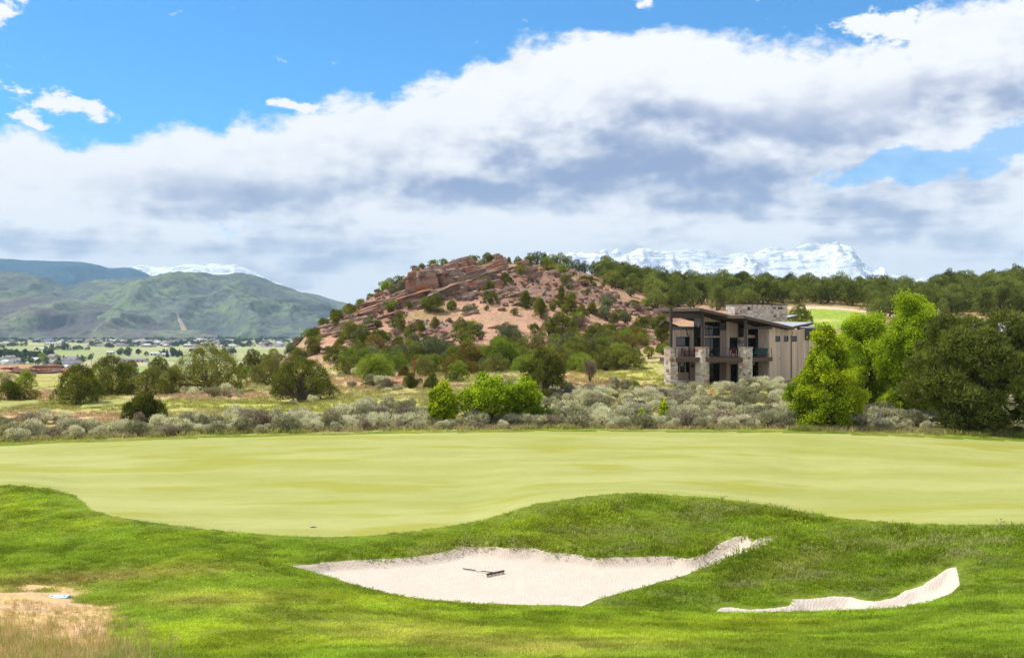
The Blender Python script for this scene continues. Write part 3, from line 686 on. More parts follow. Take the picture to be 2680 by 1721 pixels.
def leaf_mat(name, dark, light, trans=0.25, mid=None, ob=0.12):
    m, g, out = new_mat(name)
    t = attr(g, 'tint').outputs['Fac']; oi = g.node('ShaderNodeObjectInfo')
    pos = g.node('ShaderNodeNewGeometry').outputs['Position']
    t = g.math('ADD', t, g.math('MULTIPLY', g.math('SUBTRACT', oi.outputs['Random'], 0.5), ob * 2))
    t = g.math('ADD', t, g.math('MULTIPLY', g.math('SUBTRACT', g.noise(pos, 0.9, 3), 0.5), 0.5))
    c = g.mix(g.ramp(t, 0.15, 0.9, smooth=False), c4(dark), c4(light))
    di = g.node('ShaderNodeBsdfDiffuse'); g.put(di.inputs[0], c)
    tr = g.node('ShaderNodeBsdfTranslucent'); g.put(tr.inputs[0], g.mix(1.0, c, c4((1.15, 1.1, 0.7)), 'MULTIPLY'))
    mx = g.node('ShaderNodeMixShader'); mx.inputs[0].default_value = trans
    g.l.new(di.outputs[0], mx.inputs[1]); g.l.new(tr.outputs[0], mx.inputs[2]); g.l.new(mx.outputs[0], out.inputs[0])
    return m
M_JUN = leaf_mat('juniper foliage', (0.070, 0.085, 0.018), (0.30, 0.315, 0.062), 0.35)
M_JUND = leaf_mat('dark juniper foliage', (0.052, 0.068, 0.016), (0.245, 0.265, 0.048), 0.3)
M_OLIVE = leaf_mat('olive foliage', (0.10, 0.11, 0.032), (0.31, 0.30, 0.09), 0.3)
M_RIDGE = leaf_mat('ridge juniper foliage', (0.052, 0.075, 0.020), (0.27, 0.315, 0.082), 0.35, ob=0.28)
M_GREYG = leaf_mat('grey green foliage', (0.075, 0.095, 0.052), (0.26, 0.29, 0.15), 0.3)
M_OAK = leaf_mat('oak brush foliage', (0.075, 0.120, 0.018), (0.32, 0.41, 0.060), 0.4, ob=0.25)
M_OCHRE = leaf_mat('ochre shrub foliage', (0.10, 0.085, 0.020), (0.30, 0.23, 0.06), 0.25)
M_MAPLE = leaf_mat('maple foliage', (0.11, 0.195, 0.012), (0.50, 0.64, 0.040), 0.5)
M_MAPLE2 = leaf_mat('fresh maple foliage', (0.13, 0.22, 0.012), (0.60, 0.69, 0.040), 0.5)
M_SAGE = leaf_mat('sagebrush foliage', (0.21, 0.21, 0.125), (0.72, 0.71, 0.53), 0.3, ob=0.42)
M_TWIG = leaf_mat('dry twigs', (0.14, 0.10, 0.075), (0.34, 0.26, 0.20), 0.05)
def mk_bark(name, a, b):
    m, g, out = new_mat(name)
    tc = g.node('ShaderNodeTexCoord').outputs['Object']
    n = g.noise(g.mapping(tc, scale=(6, 6, 1.2)), 3.0, 6, 0.65)
    principled(g, out, g.mix(g.ramp(n, .3, .7), c4(a), c4(b)), 0.9, n, 0.7, 0.03, 0.1); return m
M_BARK = mk_bark('grey juniper bark', (0.085, 0.065, 0.05), (0.26, 0.21, 0.17))
M_BARKD = mk_bark('dark bark', (0.05, 0.035, 0.025), (0.15, 0.11, 0.085))

def jlobes(r, h, w, base=0.12, k=16, lob=0.24, tall=1.0, taper=0.0):
    """lobes of a rounded evergreen crown of height h and width w, standing at the origin"""
    out = []
    cz = h * (base + 1) / 2; hz = h * (1 - base) / 2
    for i in range(k):
        d = unit(r.normal(size=(1, 3)))[0]; rr = 0.40 + 0.42 * r.random()
        x, y, z = d[0] * w / 2 * rr, d[1] * w / 2 * rr, cz + d[2] * hz * rr
        tz = (z - h * base) / (h * (1 - base)); sc = 1 - taper * tz
        q = lob * w * (0.5 + 0.8 * r.random()) * (0.6 + 0.4 * sc)
        out.append((x * sc, y * sc, z, q, q, min(q * tall, hz)))
    out.append((0, 0, cz, w * .30 * (1 - taper * .4), w * .30 * (1 - taper * .4), hz * .75))
    return np.array(out)
def dome_lobes(r, h, w, k=34, q0=.13):
    """a bushy crown that reaches the ground: widest low down, rounded and uneven on top"""
    out = []; sx_, ph = 1 + .18 * r.normal(), r.random() * 6.28
    for i in range(k):
        t = r.random() ** .85; a = r.random() * 6.283; lump = 1 + .16 * math.sin(a * 2 + ph) + .10 * math.sin(a * 5 + 2 * ph)
        q = q0 * w * (.55 + .8 * r.random()); z = h * (.05 + .85 * t) * (1 + .06 * r.normal())
        rad = max(0, (w / 2) * math.sqrt(max(0, 1 - ((t - .22) / .80)**2)) * lump - q * .8) * (.55 + .45 * r.random() ** .5)
        out.append((math.cos(a) * rad * sx_, math.sin(a) * rad, z, q, q, q * (.8 + .4 * r.random())))
    out.append((0, 0, h * .45, w * .24, w * .24, h * .34)); return np.array(out)
def conifer_lobes(r, h, w, k=26, base=.04):
    out = []
    for i in range(k):
        t = r.random() ** 1.2; z = h * (base + (0.93 - base) * t); rad = w / 2 * (1 - t) ** 0.75 * (0.55 + .4 * r.random()); a = r.random() * 6.283
        q = w * .15 * (1.15 - .6 * t); out.append((math.cos(a) * rad, math.sin(a) * rad, z, q, q, q * 2.1))
    out.append((0, 0, h * .42, w * .24, w * .24, h * .40)); return np.array(out)
def plant_meshes(name, r, lobes, n, size, mat, bark=M_BARK, trunk_r=0.12, stems=1, fork=0.25, quad=False, aspect=.38, outward=.62, limbs=7, **kw):
    v, f, t = leaf_cloud(r, lobes, n, size, aspect=aspect, outward=outward, quad=quad, **kw)
    cm_ = make_mesh(name + ' crown', v, f, mat, False, {'tint': ('POINT', 'FLOAT', t)})
    paths = []; L = np.asarray(lobes); top = L[:, 2].max(); zc = L[:, 2].mean(); fk = fork * top
    for s in range(stems):
        b = (r.normal(0, .12) * (stems > 1), r.normal(0, .12) * (stems > 1), -0.25)
        fp = (b[0] + r.normal(0, .08), b[1] + r.normal(0, .08), fk)
        paths.append([(b[0], b[1], b[2], trunk_r * 1.5), (b[0], b[1], 0.05, trunk_r * 1.15), (fp[0], fp[1], fp[2], trunk_r * .85), (L[-1, 0], L[-1, 1], zc + .1 * top, trunk_r * .4)])
        for k in r.choice(len(L), min(limbs, len(L)), replace=False):
            c = L[k, :3]; paths.append(limb(r, fp, c + (0, 0, -0.1 * top * 0), trunk_r * .55, trunk_r * .10, 5, .22))
    tv, tf = tube(paths)
    return cm_, make_mesh(name + ' trunk', tv, tf, bark, True)
def plant(name, meshes, loc, rotz=0.0, scale=1.0, label=None, cat=None, group=None):
    e = bpy.data.objects.new(name, None); col.objects.link(e); e.location = loc; e.rotation_euler = (0, 0, rotz)
    e.scale = (scale,) * 3 if isinstance(scale, (int, float)) else scale; e.empty_display_size = 0.2
    tag(e, label, cat, group)
    link('crown', meshes[0], e); link('trunk', meshes[1], e)
    return e
def sized(u, v0, wpx, hpx, dmin=60, d=None):
    """ground point, width and height in metres of a plant seen with its foot at (u, v0)"""
    if d is None: x, y, z = spot(u, v0, dmin)
    else: x, y, z = at(u, d)
    return (x, y, z), wpx / F * y, (hpx + 0.0) / F * y

# ------------------------------------------------------------------ individual trees one can pick out
def make_tree(kind, seed, w, h):
    r = np.random.default_rng(seed)
    if kind in ('juniper', 'dark', 'olive', 'grey', 'oak', 'ochre'):
        mat = {'juniper': M_JUN, 'dark': M_JUND, 'olive': M_OLIVE, 'grey': M_GREYG, 'oak': M_OAK, 'ochre': M_OCHRE}[kind]
        lo = dome_lobes(r, h, w * 1.2, 46, .115)
        w *= 1.08; n = int(min(15000, max(3000, 520 * w * h)))
        return plant_meshes(kind, r, lo, n, 0.15 + .012 * h, mat, trunk_r=.035 * h, stems=2, fork=.2, up=.25)
    if kind == 'spread':      # broad crown on a bare forked trunk
        lo = dome_lobes(r, h, w * 1.18, 52, .125); lo[:, 2] = np.where(np.hypot(lo[:, 0], lo[:, 1]) > w * .28, np.maximum(lo[:, 2], h * .17), np.maximum(lo[:, 2], h * .40))
        return plant_meshes(kind, r, lo, 24000, .18, M_JUN, trunk_r=.055 * h, stems=2, fork=.14, limbs=16, up=.25)
    if kind == 'vase':
        lo = dome_lobes(r, h, w * 1.25, 50, .12)
        k = np.clip((lo[:, 2] / h), 0.15, 1); lo[:, 0] *= .70 + .4 * k; lo[:, 1] *= .70 + .4 * k
        lo[:, 2] = np.maximum(lo[:, 2], h * (.20 + .30 * (1 - np.hypot(lo[:, 0], lo[:, 1]) / (w * .5))))
        return plant_meshes(kind, r, lo, 20000, .165, M_JUND, trunk_r=.05 * h, stems=3, fork=.10, limbs=20, up=.25)
    if kind == 'flame':
        out = []
        for i in range(22):
            a = r.random() * 6.283; rr = w * .40 * math.sqrt(r.random()); q = w * (.10 + .05 * r.random()); hz = h * (.30 + .18 * (1 - rr / (w * .5)) + .05 * r.random())
            out.append((math.cos(a) * rr, math.sin(a) * rr, hz * .9, q, q, hz))
        return plant_meshes(kind, r, np.array(out), 11000, .17, M_JUND, trunk_r=.05, stems=2, up=.9, outward=.4)
    if kind == 'cone':
        return plant_meshes(kind, r, conifer_lobes(r, h, w), 3500, .17, M_JUND, trunk_r=.06, stems=1, up=.5)
    if kind == 'bare':
        lo = jlobes(r, h, w, .05, 14, .22); v, f, t = leaf_cloud(r, lo, 2600, .38, aspect=.06, outward=.75, quad=False, up=.4, shell=.1)
        cm_ = make_mesh('bare crown', v, f, M_TWIG, False, {'tint': ('POINT', 'FLOAT', t)})
        tv, tf = tube([limb(r, (0, 0, -.1), c[:3], .04, .012, 5, .2) for c in lo[:12]])
        return cm_, make_mesh('bare trunk', tv, tf, M_BARKD)
    if kind in ('maple', 'sapling'):
        lo = jlobes(r, h * .98, w * 1.2, .03, 90, .075, 1.0, .10 if kind == 'maple' else .3)
        return plant_meshes(kind, r, lo, int(min(42000, 1000 * w * h + 2000)), .12, M_MAPLE if kind == 'maple' else M_MAPLE2, M_BARKD, trunk_r=.03 * h, stems=2 if kind == 'maple' else 1, fork=.15, quad=True, aspect=.8, outward=.45, limbs=14, shell=.3, jitter=.25)
SINGLES = [
 # kind, u, v_foot, width, height, label, category
 ('dark', 205, 1058, 136, 100, 'tall dense dark juniper between the two small tee lawns', 'juniper'),
 ('juniper', 292, 1036, 132, 98, 'broad olive juniper right behind the dense dark one by the tee lawns', 'juniper'),
 ('olive', 340, 990, 56, 48, 'grey-olive juniper showing above the hedge of junipers, before the town', 'juniper'),
 ('juniper', 382, 1034, 92, 58, 'low rounded juniper left of the great spreading juniper', 'juniper'),
 ('dark', 416, 985, 60, 50, 'dark dome-topped juniper against the town, left of the spreading juniper', 'juniper'),
 ('olive', 400, 1004, 66, 42, 'pale olive shrub below the dark dome-topped juniper', 'shrub'),
 ('dark', 448, 1030, 52, 62, 'dark green juniper touching the left side of the spreading juniper', 'juniper'),
 ('spread', 540, 1028, 172, 112, 'great spreading juniper with a bare forked trunk, left of the hill', 'juniper'),
 ('vase', 792, 1050, 142, 106, 'lone juniper on a fan of bare stems amid sagebrush', 'juniper'),
 ('flame', 380, 1112, 112, 96, 'upright flame-shaped juniper standing low in the sagebrush', 'juniper'),
 ('dark', 22, 1050, 76, 56, 'dark juniper at the left edge behind the leftmost tee lawn', 'juniper'),
 ('juniper', 62, 1050, 72, 48, 'olive juniper bush beside the leftmost tee lawn', 'juniper'),
 ('oak', 68, 1012, 54, 44, 'yellow-green domed shrub in front of the red rock bank', 'shrub'),
 ('bare', 12, 1012, 60, 42, 'leafless grey shrub at the left edge below the red bank', 'shrub'),
 ('dark', 664, 957, 56, 54, 'dark round juniper at the foot of the hill, leftmost of its pair', 'juniper'),
 ('juniper', 714, 946, 62, 46, 'olive juniper at the foot of the hill, rightmost of its pair', 'juniper'),
 ('bare', 738, 962, 90, 36, 'reddish leafless thicket on the left foot of the hill', 'shrub'),
 ('olive', 708, 1006, 104, 70, 'large olive shrub left of the lone juniper on bare stems', 'shrub'),
 ('cone', 630, 977, 26, 30, 'small pointed juniper right of the spreading juniper', 'juniper'),
 ('oak', 634, 957, 40, 24, 'bright green shrub above the small pointed juniper', 'shrub'),
 ('oak', 642, 990, 42, 30, 'yellow-green shrub below the small pointed juniper', 'shrub'),
 ('dark', 782, 942, 40, 34, 'dark juniper on the lower left slope of the hill', 'juniper'),
 ('olive', 818, 928, 50, 48, 'ragged olive juniper on the left spur of the hill', 'juniper'),
 ('dark', 876, 945, 54, 40, 'flat-topped juniper on a short trunk, left slope of hill', 'juniper'),
 ('dark', 826, 882, 30, 26, 'small dark juniper on the hill spur before the mountain', 'juniper'),
 ('dark', 878, 852, 28, 26, 'small juniper on the left skyline of the hill', 'juniper'),
 ('juniper', 914, 888, 60, 48, 'wide olive juniper on the left hillside, leftmost of two joined', 'juniper'),
 ('olive', 948, 890, 46, 42, 'wide olive juniper on the left hillside, rightmost of two joined', 'juniper'),
 ('dark', 966, 852, 26, 26, 'small dark round juniper above the joined hillside junipers', 'juniper'),
 ('grey', 1050, 768, 46, 30, 'grey-green shrub growing at the foot of the red cliff', 'shrub'),
 ('olive', 1212, 694, 20, 17, 'tiny flat-topped tree on the summit rocks', 'tree'),
 ('olive', 1229, 691, 12, 12, 'tiny thin tree beside the flat-topped summit tree', 'tree'),
 ('juniper', 1275, 687, 30, 26, 'small tree left of the topmost summit rock', 'tree'),
 ('juniper', 1332, 690, 14, 19, 'narrow little tree right of the topmost summit rock', 'tree'),
 ('olive', 1355, 691, 24, 20, 'scrubby little tree on the summit, right of the topmost rock', 'tree'),
 ('dark', 1322, 746, 30, 34, 'dark green juniper among rocks below the summit', 'juniper'),
 ('grey', 1230, 818, 38, 22, 'low blue-green shrub on the sandy slope', 'shrub'),
 ('dark', 1138, 818, 46, 46, 'green juniper below the middle of the cliff', 'juniper'),
 ('oak', 1182, 812, 36, 28, 'yellow-green shrub beside the juniper below the cliff', 'shrub'),
 ('juniper', 1048, 868, 32, 38, 'upright juniper on the slope below the red ledges', 'juniper'),
 ('juniper', 1100, 866, 30, 26, 'juniper bush left of a sandy strip on the slope', 'juniper'),
 ('olive', 1138, 862, 28, 34, 'olive juniper at the top of the sandy strip', 'juniper'),
 ('olive', 1206, 876, 46, 42, 'pale olive tree with open crown on the sandy slope', 'tree'),
 ('dark', 1376, 806, 36, 46, 'round-headed juniper on a bare trunk, middle of the hill', 'juniper'),
 ('juniper', 1414, 832, 42, 52, 'loose olive juniper right of the round-headed one', 'juniper'),
 ('dark', 1468, 792, 26, 44, 'slim dark juniper on the upper right of the hill', 'juniper'),
 ('juniper', 1490, 822, 40, 54, 'tall olive juniper on the right of the hill', 'juniper'),
 ('juniper', 1522, 836, 36, 38, 'juniper bush on the right hillside beside bare rocks', 'juniper'),
 ('juniper', 1550, 822, 28, 34, 'small juniper higher on the right hillside', 'juniper'),
 ('dark', 1464, 882, 62, 66, 'large dark-footed juniper in the middle of the lower hill', 'juniper'),
 ('juniper', 1562, 884, 44, 42, 'green juniper on the lower right of the hill', 'juniper'),
 ('oak', 1574, 920, 58, 46, 'green brush below the lower right juniper', 'shrub'),
 ('juniper', 1607, 846, 24, 34, 'narrow juniper on the bare right slope', 'juniper'),
 ('olive', 1632, 840, 28, 26, 'olive shrub on the bare right slope', 'shrub'),
 ('olive', 1662, 880, 26, 28, 'small olive juniper above the pale track left of the house', 'juniper'),
 ('juniper', 1508, 944, 100, 62, 'broad rounded juniper at the foot of the hill, left of the house', 'juniper'),
 ('dark', 1506, 970, 60, 48, 'dark juniper bush in front of the broad rounded one', 'juniper'),
 ('juniper', 1578, 966, 52, 44, 'juniper bush below the hill, second from the house', 'juniper'),
 ('juniper', 1638, 966, 76, 60, 'large juniper bush below the hill, nearest the house', 'juniper'),
 ('juniper', 1732, 905, 46, 86, 'tall juniper hugging the left end of the house', 'juniper'),
 ('dark', 1728, 922, 30, 24, 'dark round bush left of the house balcony', 'shrub'),
 ('grey', 1136, 950, 108, 66, 'dark grey-green thicket at the foot of the hill', 'shrub'),
 ('grey', 1052, 950, 66, 46, 'silvery thicket left of the dark grey-green one', 'shrub'),
 ('oak', 980, 984, 104, 56, 'dense green brush at the left foot of the hill', 'shrub'),
 ('dark', 984, 1008, 54, 38, 'small round juniper in the sagebrush, leftmost of three', 'juniper'),
 ('oak', 978, 990, 40, 44, 'bright green sapling behind the leftmost of three small junipers', 'sapling'),
 ('dark', 1073, 1014, 36, 40, 'small round juniper in the sagebrush, middle of three', 'juniper'),
 ('cone', 1131, 1016, 46, 48, 'small pointed juniper in the sagebrush, rightmost of three', 'juniper'),
 ('ochre', 1057, 984, 28, 30, 'rust-brown shrub left of the wooden post', 'shrub'),
 ('oak', 1128, 972, 44, 46, 'fresh green shrub right of the wooden post', 'shrub'),
 ('ochre', 1230, 966, 108, 60, 'ochre-leaved spreading shrub at the foot of the hill', 'shrub'),
 ('oak', 1310, 970, 104, 82, 'deep green oak brush above the bright maple', 'shrub'),
 ('grey', 1330, 905, 84, 58, 'blue-green brush on the lower hillside above the maple', 'shrub'),
 ('oak', 1200, 998, 50, 56, 'green shrub left above the bright maple', 'shrub'),
 ('dark', 1424, 1046, 122, 130, 'tall dark juniper close behind the bright maple', 'juniper'),
 ('sapling', 1160, 1119, 92, 132, 'small bright green maple, leftmost of the pair in mid scene', 'maple'),
 ('maple', 1272, 1118, 158, 150, 'broad yellow-green maple in the middle of the scene', 'maple'),
 ('maple', 1365, 1116, 110, 140, 'yellow-green maple right of and joined to the broad one', 'maple'),
 ('oak', 1420, 1116, 66, 58, 'low olive shrub at the foot of the joined maple', 'shrub'),
 ('sapling', 1680, 1117, 22, 52, 'thin yellow sapling in the sagebrush, leftmost of two', 'sapling'),
 ('sapling', 1738, 1117, 28, 78, 'thin yellow sapling in the sagebrush, taller of two', 'sapling'),
 ('sapling', 1713, 1117, 22, 30, 'yellow-green sprout between the two thin saplings', 'sapling'),
 ('oak', 1663, 1030, 30, 36, 'dark green bush standing above the sagebrush before the house', 'shrub'),
 ('sapling', 2335, 1098, 66, 82, 'low bright maple shoot under the great juniper', 'sapling'),
 ('juniper', 2097, 846, 64, 46, 'round juniper between the house and the fairway', 'juniper'),
 ('cone', 1918, 998, 30, 62, 'pointed young conifer before the house between its stone pillars', 'conifer'),
 ('cone', 1998, 990, 24, 38, 'young yellow-green conifer right of the last stone pillar', 'conifer'),
]
for i, (kind, u, v, w_, h_, lab, cat) in enumerate(SINGLES):
    dmn = 165 if v < 960 else 60
    loc, w, h = sized(u, v, w_, h_, dmn)
    h = h * 1.04
    plant({'juniper': 'juniper_tree', 'shrub': 'shrub', 'maple': 'maple_tree', 'sapling': 'sapling', 'tree': 'tree', 'conifer': 'conifer'}[cat], make_tree(kind, 100 + i, w, h), (loc[0], loc[1], loc[2] - (.15 if kind in ('spread', 'vase', 'maple', 'sapling') else .28)), 0, 1.0, lab, cat)

# --- the big trees at the right, each shaped by hand
def big_maple(seed, lobes, n, loc, lab, mat):
    r = np.random.default_rng(seed)
    ms = plant_meshes('maple', r, np.array(lobes), n, .125, mat, M_BARKD, trunk_r=.16, stems=2, fork=.15, quad=True, aspect=.8, outward=.45, limbs=26, shell=.3, jitter=.25)
    plant('maple_tree', ms, loc, 0, 1.0, lab, 'maple')
def around(r, spine, k, wob, q):
    out = []
    for i in range(k):
        z, rad = spine[i % len(spine)]; a = r.random() * 6.283; rr = rad * (0.35 + .6 * r.random())
        s_ = q * (.7 + .6 * r.random()); out.append((math.cos(a) * rr, math.sin(a) * rr, z + r.normal(0, wob), s_, s_, s_ * .95))
    return out
r_ = np.random.default_rng(5)
p = at(2160, 80); big_maple(11, around(r_, [(.5, 2.5), (1.2, 2.7), (2.0, 2.75), (2.8, 2.6), (3.6, 2.3), (4.3, 1.85), (5.1, 1.3), (5.9, .7), (6.4, .3)], 130, .35, .5), 75000, p, 'conical bright yellow-green maple right of the house', M_MAPLE2)
p = at(2388, 90); big_maple(12, around(r_, [(1.5, 2.5), (2.8, 3.0), (4.0, 3.2), (5.2, 3.0), (6.2, 2.6), (7.2, 2.0), (8.0, 1.5), (8.8, .9)], 120, .4, .68), 78000, p, 'tallest maple, bright yellow-green, behind the great juniper', M_MAPLE)
p = at(2262, 94); big_maple(13, around(r_, [(1.5, 2.4), (3, 3.0), (4.4, 3.2), (5.6, 2.8), (6.6, 2.0), (7.2, 1.2)], 110, .4, .66), 56000, p, 'maple behind the conical one with yellow-green crown', M_MAPLE)
def big_juniper():
    r = np.random.default_rng(21); lo = []
    for i in range(104):
        a = r.random() * 6.283; z = .85 + 6.6 * r.random() ** .95; env = 5.0 * math.sqrt(max(0.03, 1 - ((z - 2.6) / 6.0)**2)) if z > 2.6 else 4.4 + .25 * z
        rr = env * (.45 + .5 * r.random() ** .6); q = .55 + .65 * r.random()
        lo.append((math.cos(a) * rr, math.sin(a) * rr, z, q, q, q * .9))
    lo.append((0, 0, 3.6, 1.6, 1.6, 2.6)); lo = np.array(lo)
    v, f, t = leaf_cloud(r, lo, 84000, .25, aspect=.36, outward=.6, quad=False, up=.25, shell=.55, jitter=.14)
    cm_ = make_mesh('great juniper crown', v, f, M_OLIVE_J, False, {'tint': ('POINT', 'FLOAT', t)})
    paths = [[(0, 0, -.3, .50), (.05, 0, .1, .42), (-.15, 0, 1.0, .36), (-.3, .1, 2.4, .26), (-.2, 0, 4.6, .12)]]
    for k in r.choice(len(lo), 46, replace=False):
        zb = .5 + 2.2 * r.random(); paths.append(limb(r, (-.12, 0, zb), lo[k, :3] * (.95, .95, .95), .12, .022, 6, .22))
    tv, tf = tube(paths); x, y, z = at(2575, 82)
    plant('juniper_tree', (cm_, make_mesh('great juniper trunk', tv, tf, M_BARK)), (x, y, z), 0, (1.14, .92, 1.08), 'great old juniper with bare grey branches at the right edge', 'juniper')
M_OLIVE_J = leaf_mat('great juniper foliage', (0.038, 0.052, 0.013), (0.225, 0.26, 0.055), 0.3)
big_juniper()

# ------------------------------------------------------------------ the juniper grove on the ridge, every tree its own
RV = []
for k in range(9):
    r = np.random.default_rng(300 + k); h = 1.0; w = (.95, 1.1, .85, 1.25, 1.0, .8, 1.15, .9, 1.05)[k]
    lo = dome_lobes(r, h, w * 1.2, 34, .12) if k % 3 else jlobes(r, h, w * 1.15, .06, 28, .14, .9)
    RV.append(plant_meshes('ridge juniper %d' % k, r, lo, 4200, .05, M_RIDGE, M_BARKD, trunk_r=.035, stems=2, fork=.2, limbs=6, up=.25))
r = np.random.default_rng(77); grove = []
def clear(x, y, gap): return all((x - a)**2 + (y - b)**2 > gap * gap for a, b in grove)
tries = 0
while len(grove) < 283 and tries < 9000:
    tries += 1
    d = 224 + 100 * r.random(); u = 1570 + 1230 * r.random()
    if u < 1690 and d < 270: continue
    if d < 262 and 1960 < u < 2290: continue
    if d < 225 and u < 2460: continue
    x, y, z = at(u, d); v = CV - F * z / y
    if u < 1700 and v > 785: continue
    if u < 1960 and v > 815: continue
    if 2040 < u < 2280 and v > 800: continue
    if clear(x, y, 3.6): grove.append((x, y))
crest = [(1388, 285, 3.6), (1408, 283, 3.9), (1426, 284, 3.4), (1444, 285, 3.8), (1466, 284, 3.9), (1488, 287, 3.7), (1510, 290, 3.4), (1530, 291, 3.2), (1556, 296, 4.2), (1590, 300, 4.4), (1625, 302, 4.7), (1655, 304, 4.4), (1640, 285, 3.6), (1690, 308, 4.4), (1712, 306, 5.0), (1740, 310, 5.0), (1775, 316, 5.3), (1800, 312, 5.6)]
for (u, d, h) in crest: grove.append(at(u, d)[:2])
for i, (x, y) in enumerate(grove):
    z = float(zat(x, y)); k = int(r.integers(len(RV))); h = (4.4 + 2.4 * r.random()) * (0.85 if y < 250 else 1.0)
    if i >= len(grove) - len(crest): h = crest[i - (len(grove) - len(crest))][2]
    u = CU + F * x / y
    if u > 1560:
        zone = 'right of the hilltop' if u < 1700 else 'behind the left half of the house' if u < 1850 else 'behind the stone chimney' if u < 2030 else 'above the far fairway' if u < 2220 else 'behind the bright maples' if u < 2400 else 'behind the great juniper' if u < 2560 else 'at the right edge of the picture'
        row = 'in the front rank' if y < 262 else 'in the middle ranks' if y < 296 else 'on the skyline'
        lab, grp = 'ridge grove juniper %s, %s' % (row, zone), 'ridge grove junipers %s %s' % (row, zone)
    else: lab, grp = 'dark juniper in the row along the hilltop right of the summit rocks', 'junipers along the hilltop'
    plant('juniper_tree', RV[k], (x, y, z - .05), r.random() * 6.28, (h, h, h * (.92 + .2 * r.random())), lab, 'juniper', grp)

# --- small brush scattered over the hill
SV = []
for k, (mat, nm) in enumerate([(M_GREYG, 'grey'), (M_OAK, 'green'), (M_JUND, 'dark'), (M_TWIG, 'dry'), (M_JUN, 'dark'), (M_OLIVE, 'olive')]):
    rr = np.random.default_rng(400 + k); lo = jlobes(rr, 1, 1.3, .02, 12, .22, .9)
    SV.append((plant_meshes('brush %d' % k, rr, lo, 1100, .13 if nm != 'dry' else .26, mat, M_BARKD, trunk_r=.03, stems=3, fork=.1, limbs=5, aspect=.4 if nm != 'dry' else .07, up=.3), nm))
FV = []
for k, (mat, nm) in enumerate([(M_GREYG, 'grey-green'), (M_OAK, 'green'), (M_OLIVE, 'olive'), (M_JUND, 'dark green'), (M_OAK, 'green'), (M_OCHRE, 'ochre'), (M_JUN, 'dark green')]):
    rr = np.random.default_rng(450 + k); lo = dome_lobes(rr, 1, 1.9, 44, .10); FV.append((plant_meshes('foot brush %d' % k, rr, lo, 5200, .058, mat, M_BARKD, trunk_r=.03, stems=3, fork=.1, limbs=7, aspect=.5, up=.25), nm))
fb = 0; tries = 0; fpos = []
while fb < 92 and tries < 4000:
    tries += 1
    u = 905 + 775 * r.random(); v = 884 + 100 * r.random() ** .8; x, y, z = spot(u, v, 150, 230)
    if y > 225 or abs(v - (905 + 45 * math.exp(-((u - 1150) / 260)**2) + 20)) > 42 or (u > 1640 and v > 930): continue
    if any((x - a)**2 + (y - b)**2 < 6.5 for a, b in fpos): continue
    fpos.append((x, y)); ms, nm = FV[int(r.integers(len(FV)))]; h = 1.4 + 1.6 * r.random()
    zone = 'left of the wooden post' if u < 1060 else 'right of the wooden post' if u < 1250 else 'above the bright maples' if u < 1440 else 'left of the house'
    plant('thicket_shrub', ms, (x, y, z - .05), r.random() * 6.28, h, '%s thicket shrub along the %s hill foot, %s' % (nm, 'lower' if v > 935 else 'upper', zone), 'shrub', '%s %s thicket shrubs %s' % ('lower' if v > 935 else 'upper', nm, zone)); fb += 1
cnt = 0; tries = 0
while cnt < 292 and tries < 5000:
    tries += 1
    u = 760 + 1000 * r.random(); d = 172 + 112 * r.random(); x, y, z = at(u, d)
    if fbm(np.array([x / 9]), np.array([y / 9]), 3, seed=71)[0] < .47 and r.random() < .8: continue
    v = CV - F * z / y
    if abs(u - 1310) < 170 and abs(v - 838) < 20 and r.random() < .85: continue
    ms, nm = SV[int(r.integers(len(SV)))]; h = .9 + 1.7 * r.random() ** 1.6
    lab = {'grey': 'low grey-green brush on the rocky hillside', 'green': 'low green brush on the rocky hillside', 'olive': 'low olive brush on the rocky hillside', 'dry': 'dry leafless brush on the rocky hillside', 'dark': 'dark little juniper scrub on the rocky hillside'}[nm]
    zone = ('high up ' if v < 770 else 'halfway up ' if v < 850 else 'low down ') + ('left of the red cliff' if u < 1070 else 'below the summit' if u < 1300 else 'right of the summit' if u < 1500 else 'near the house')
    plant('brush', ms, (x, y, z - .03), r.random() * 6.28, h, lab.replace('on the rocky hillside', 'on the rocky hillside, ' + zone), 'brush', nm + ' brush ' + zone); cnt += 1

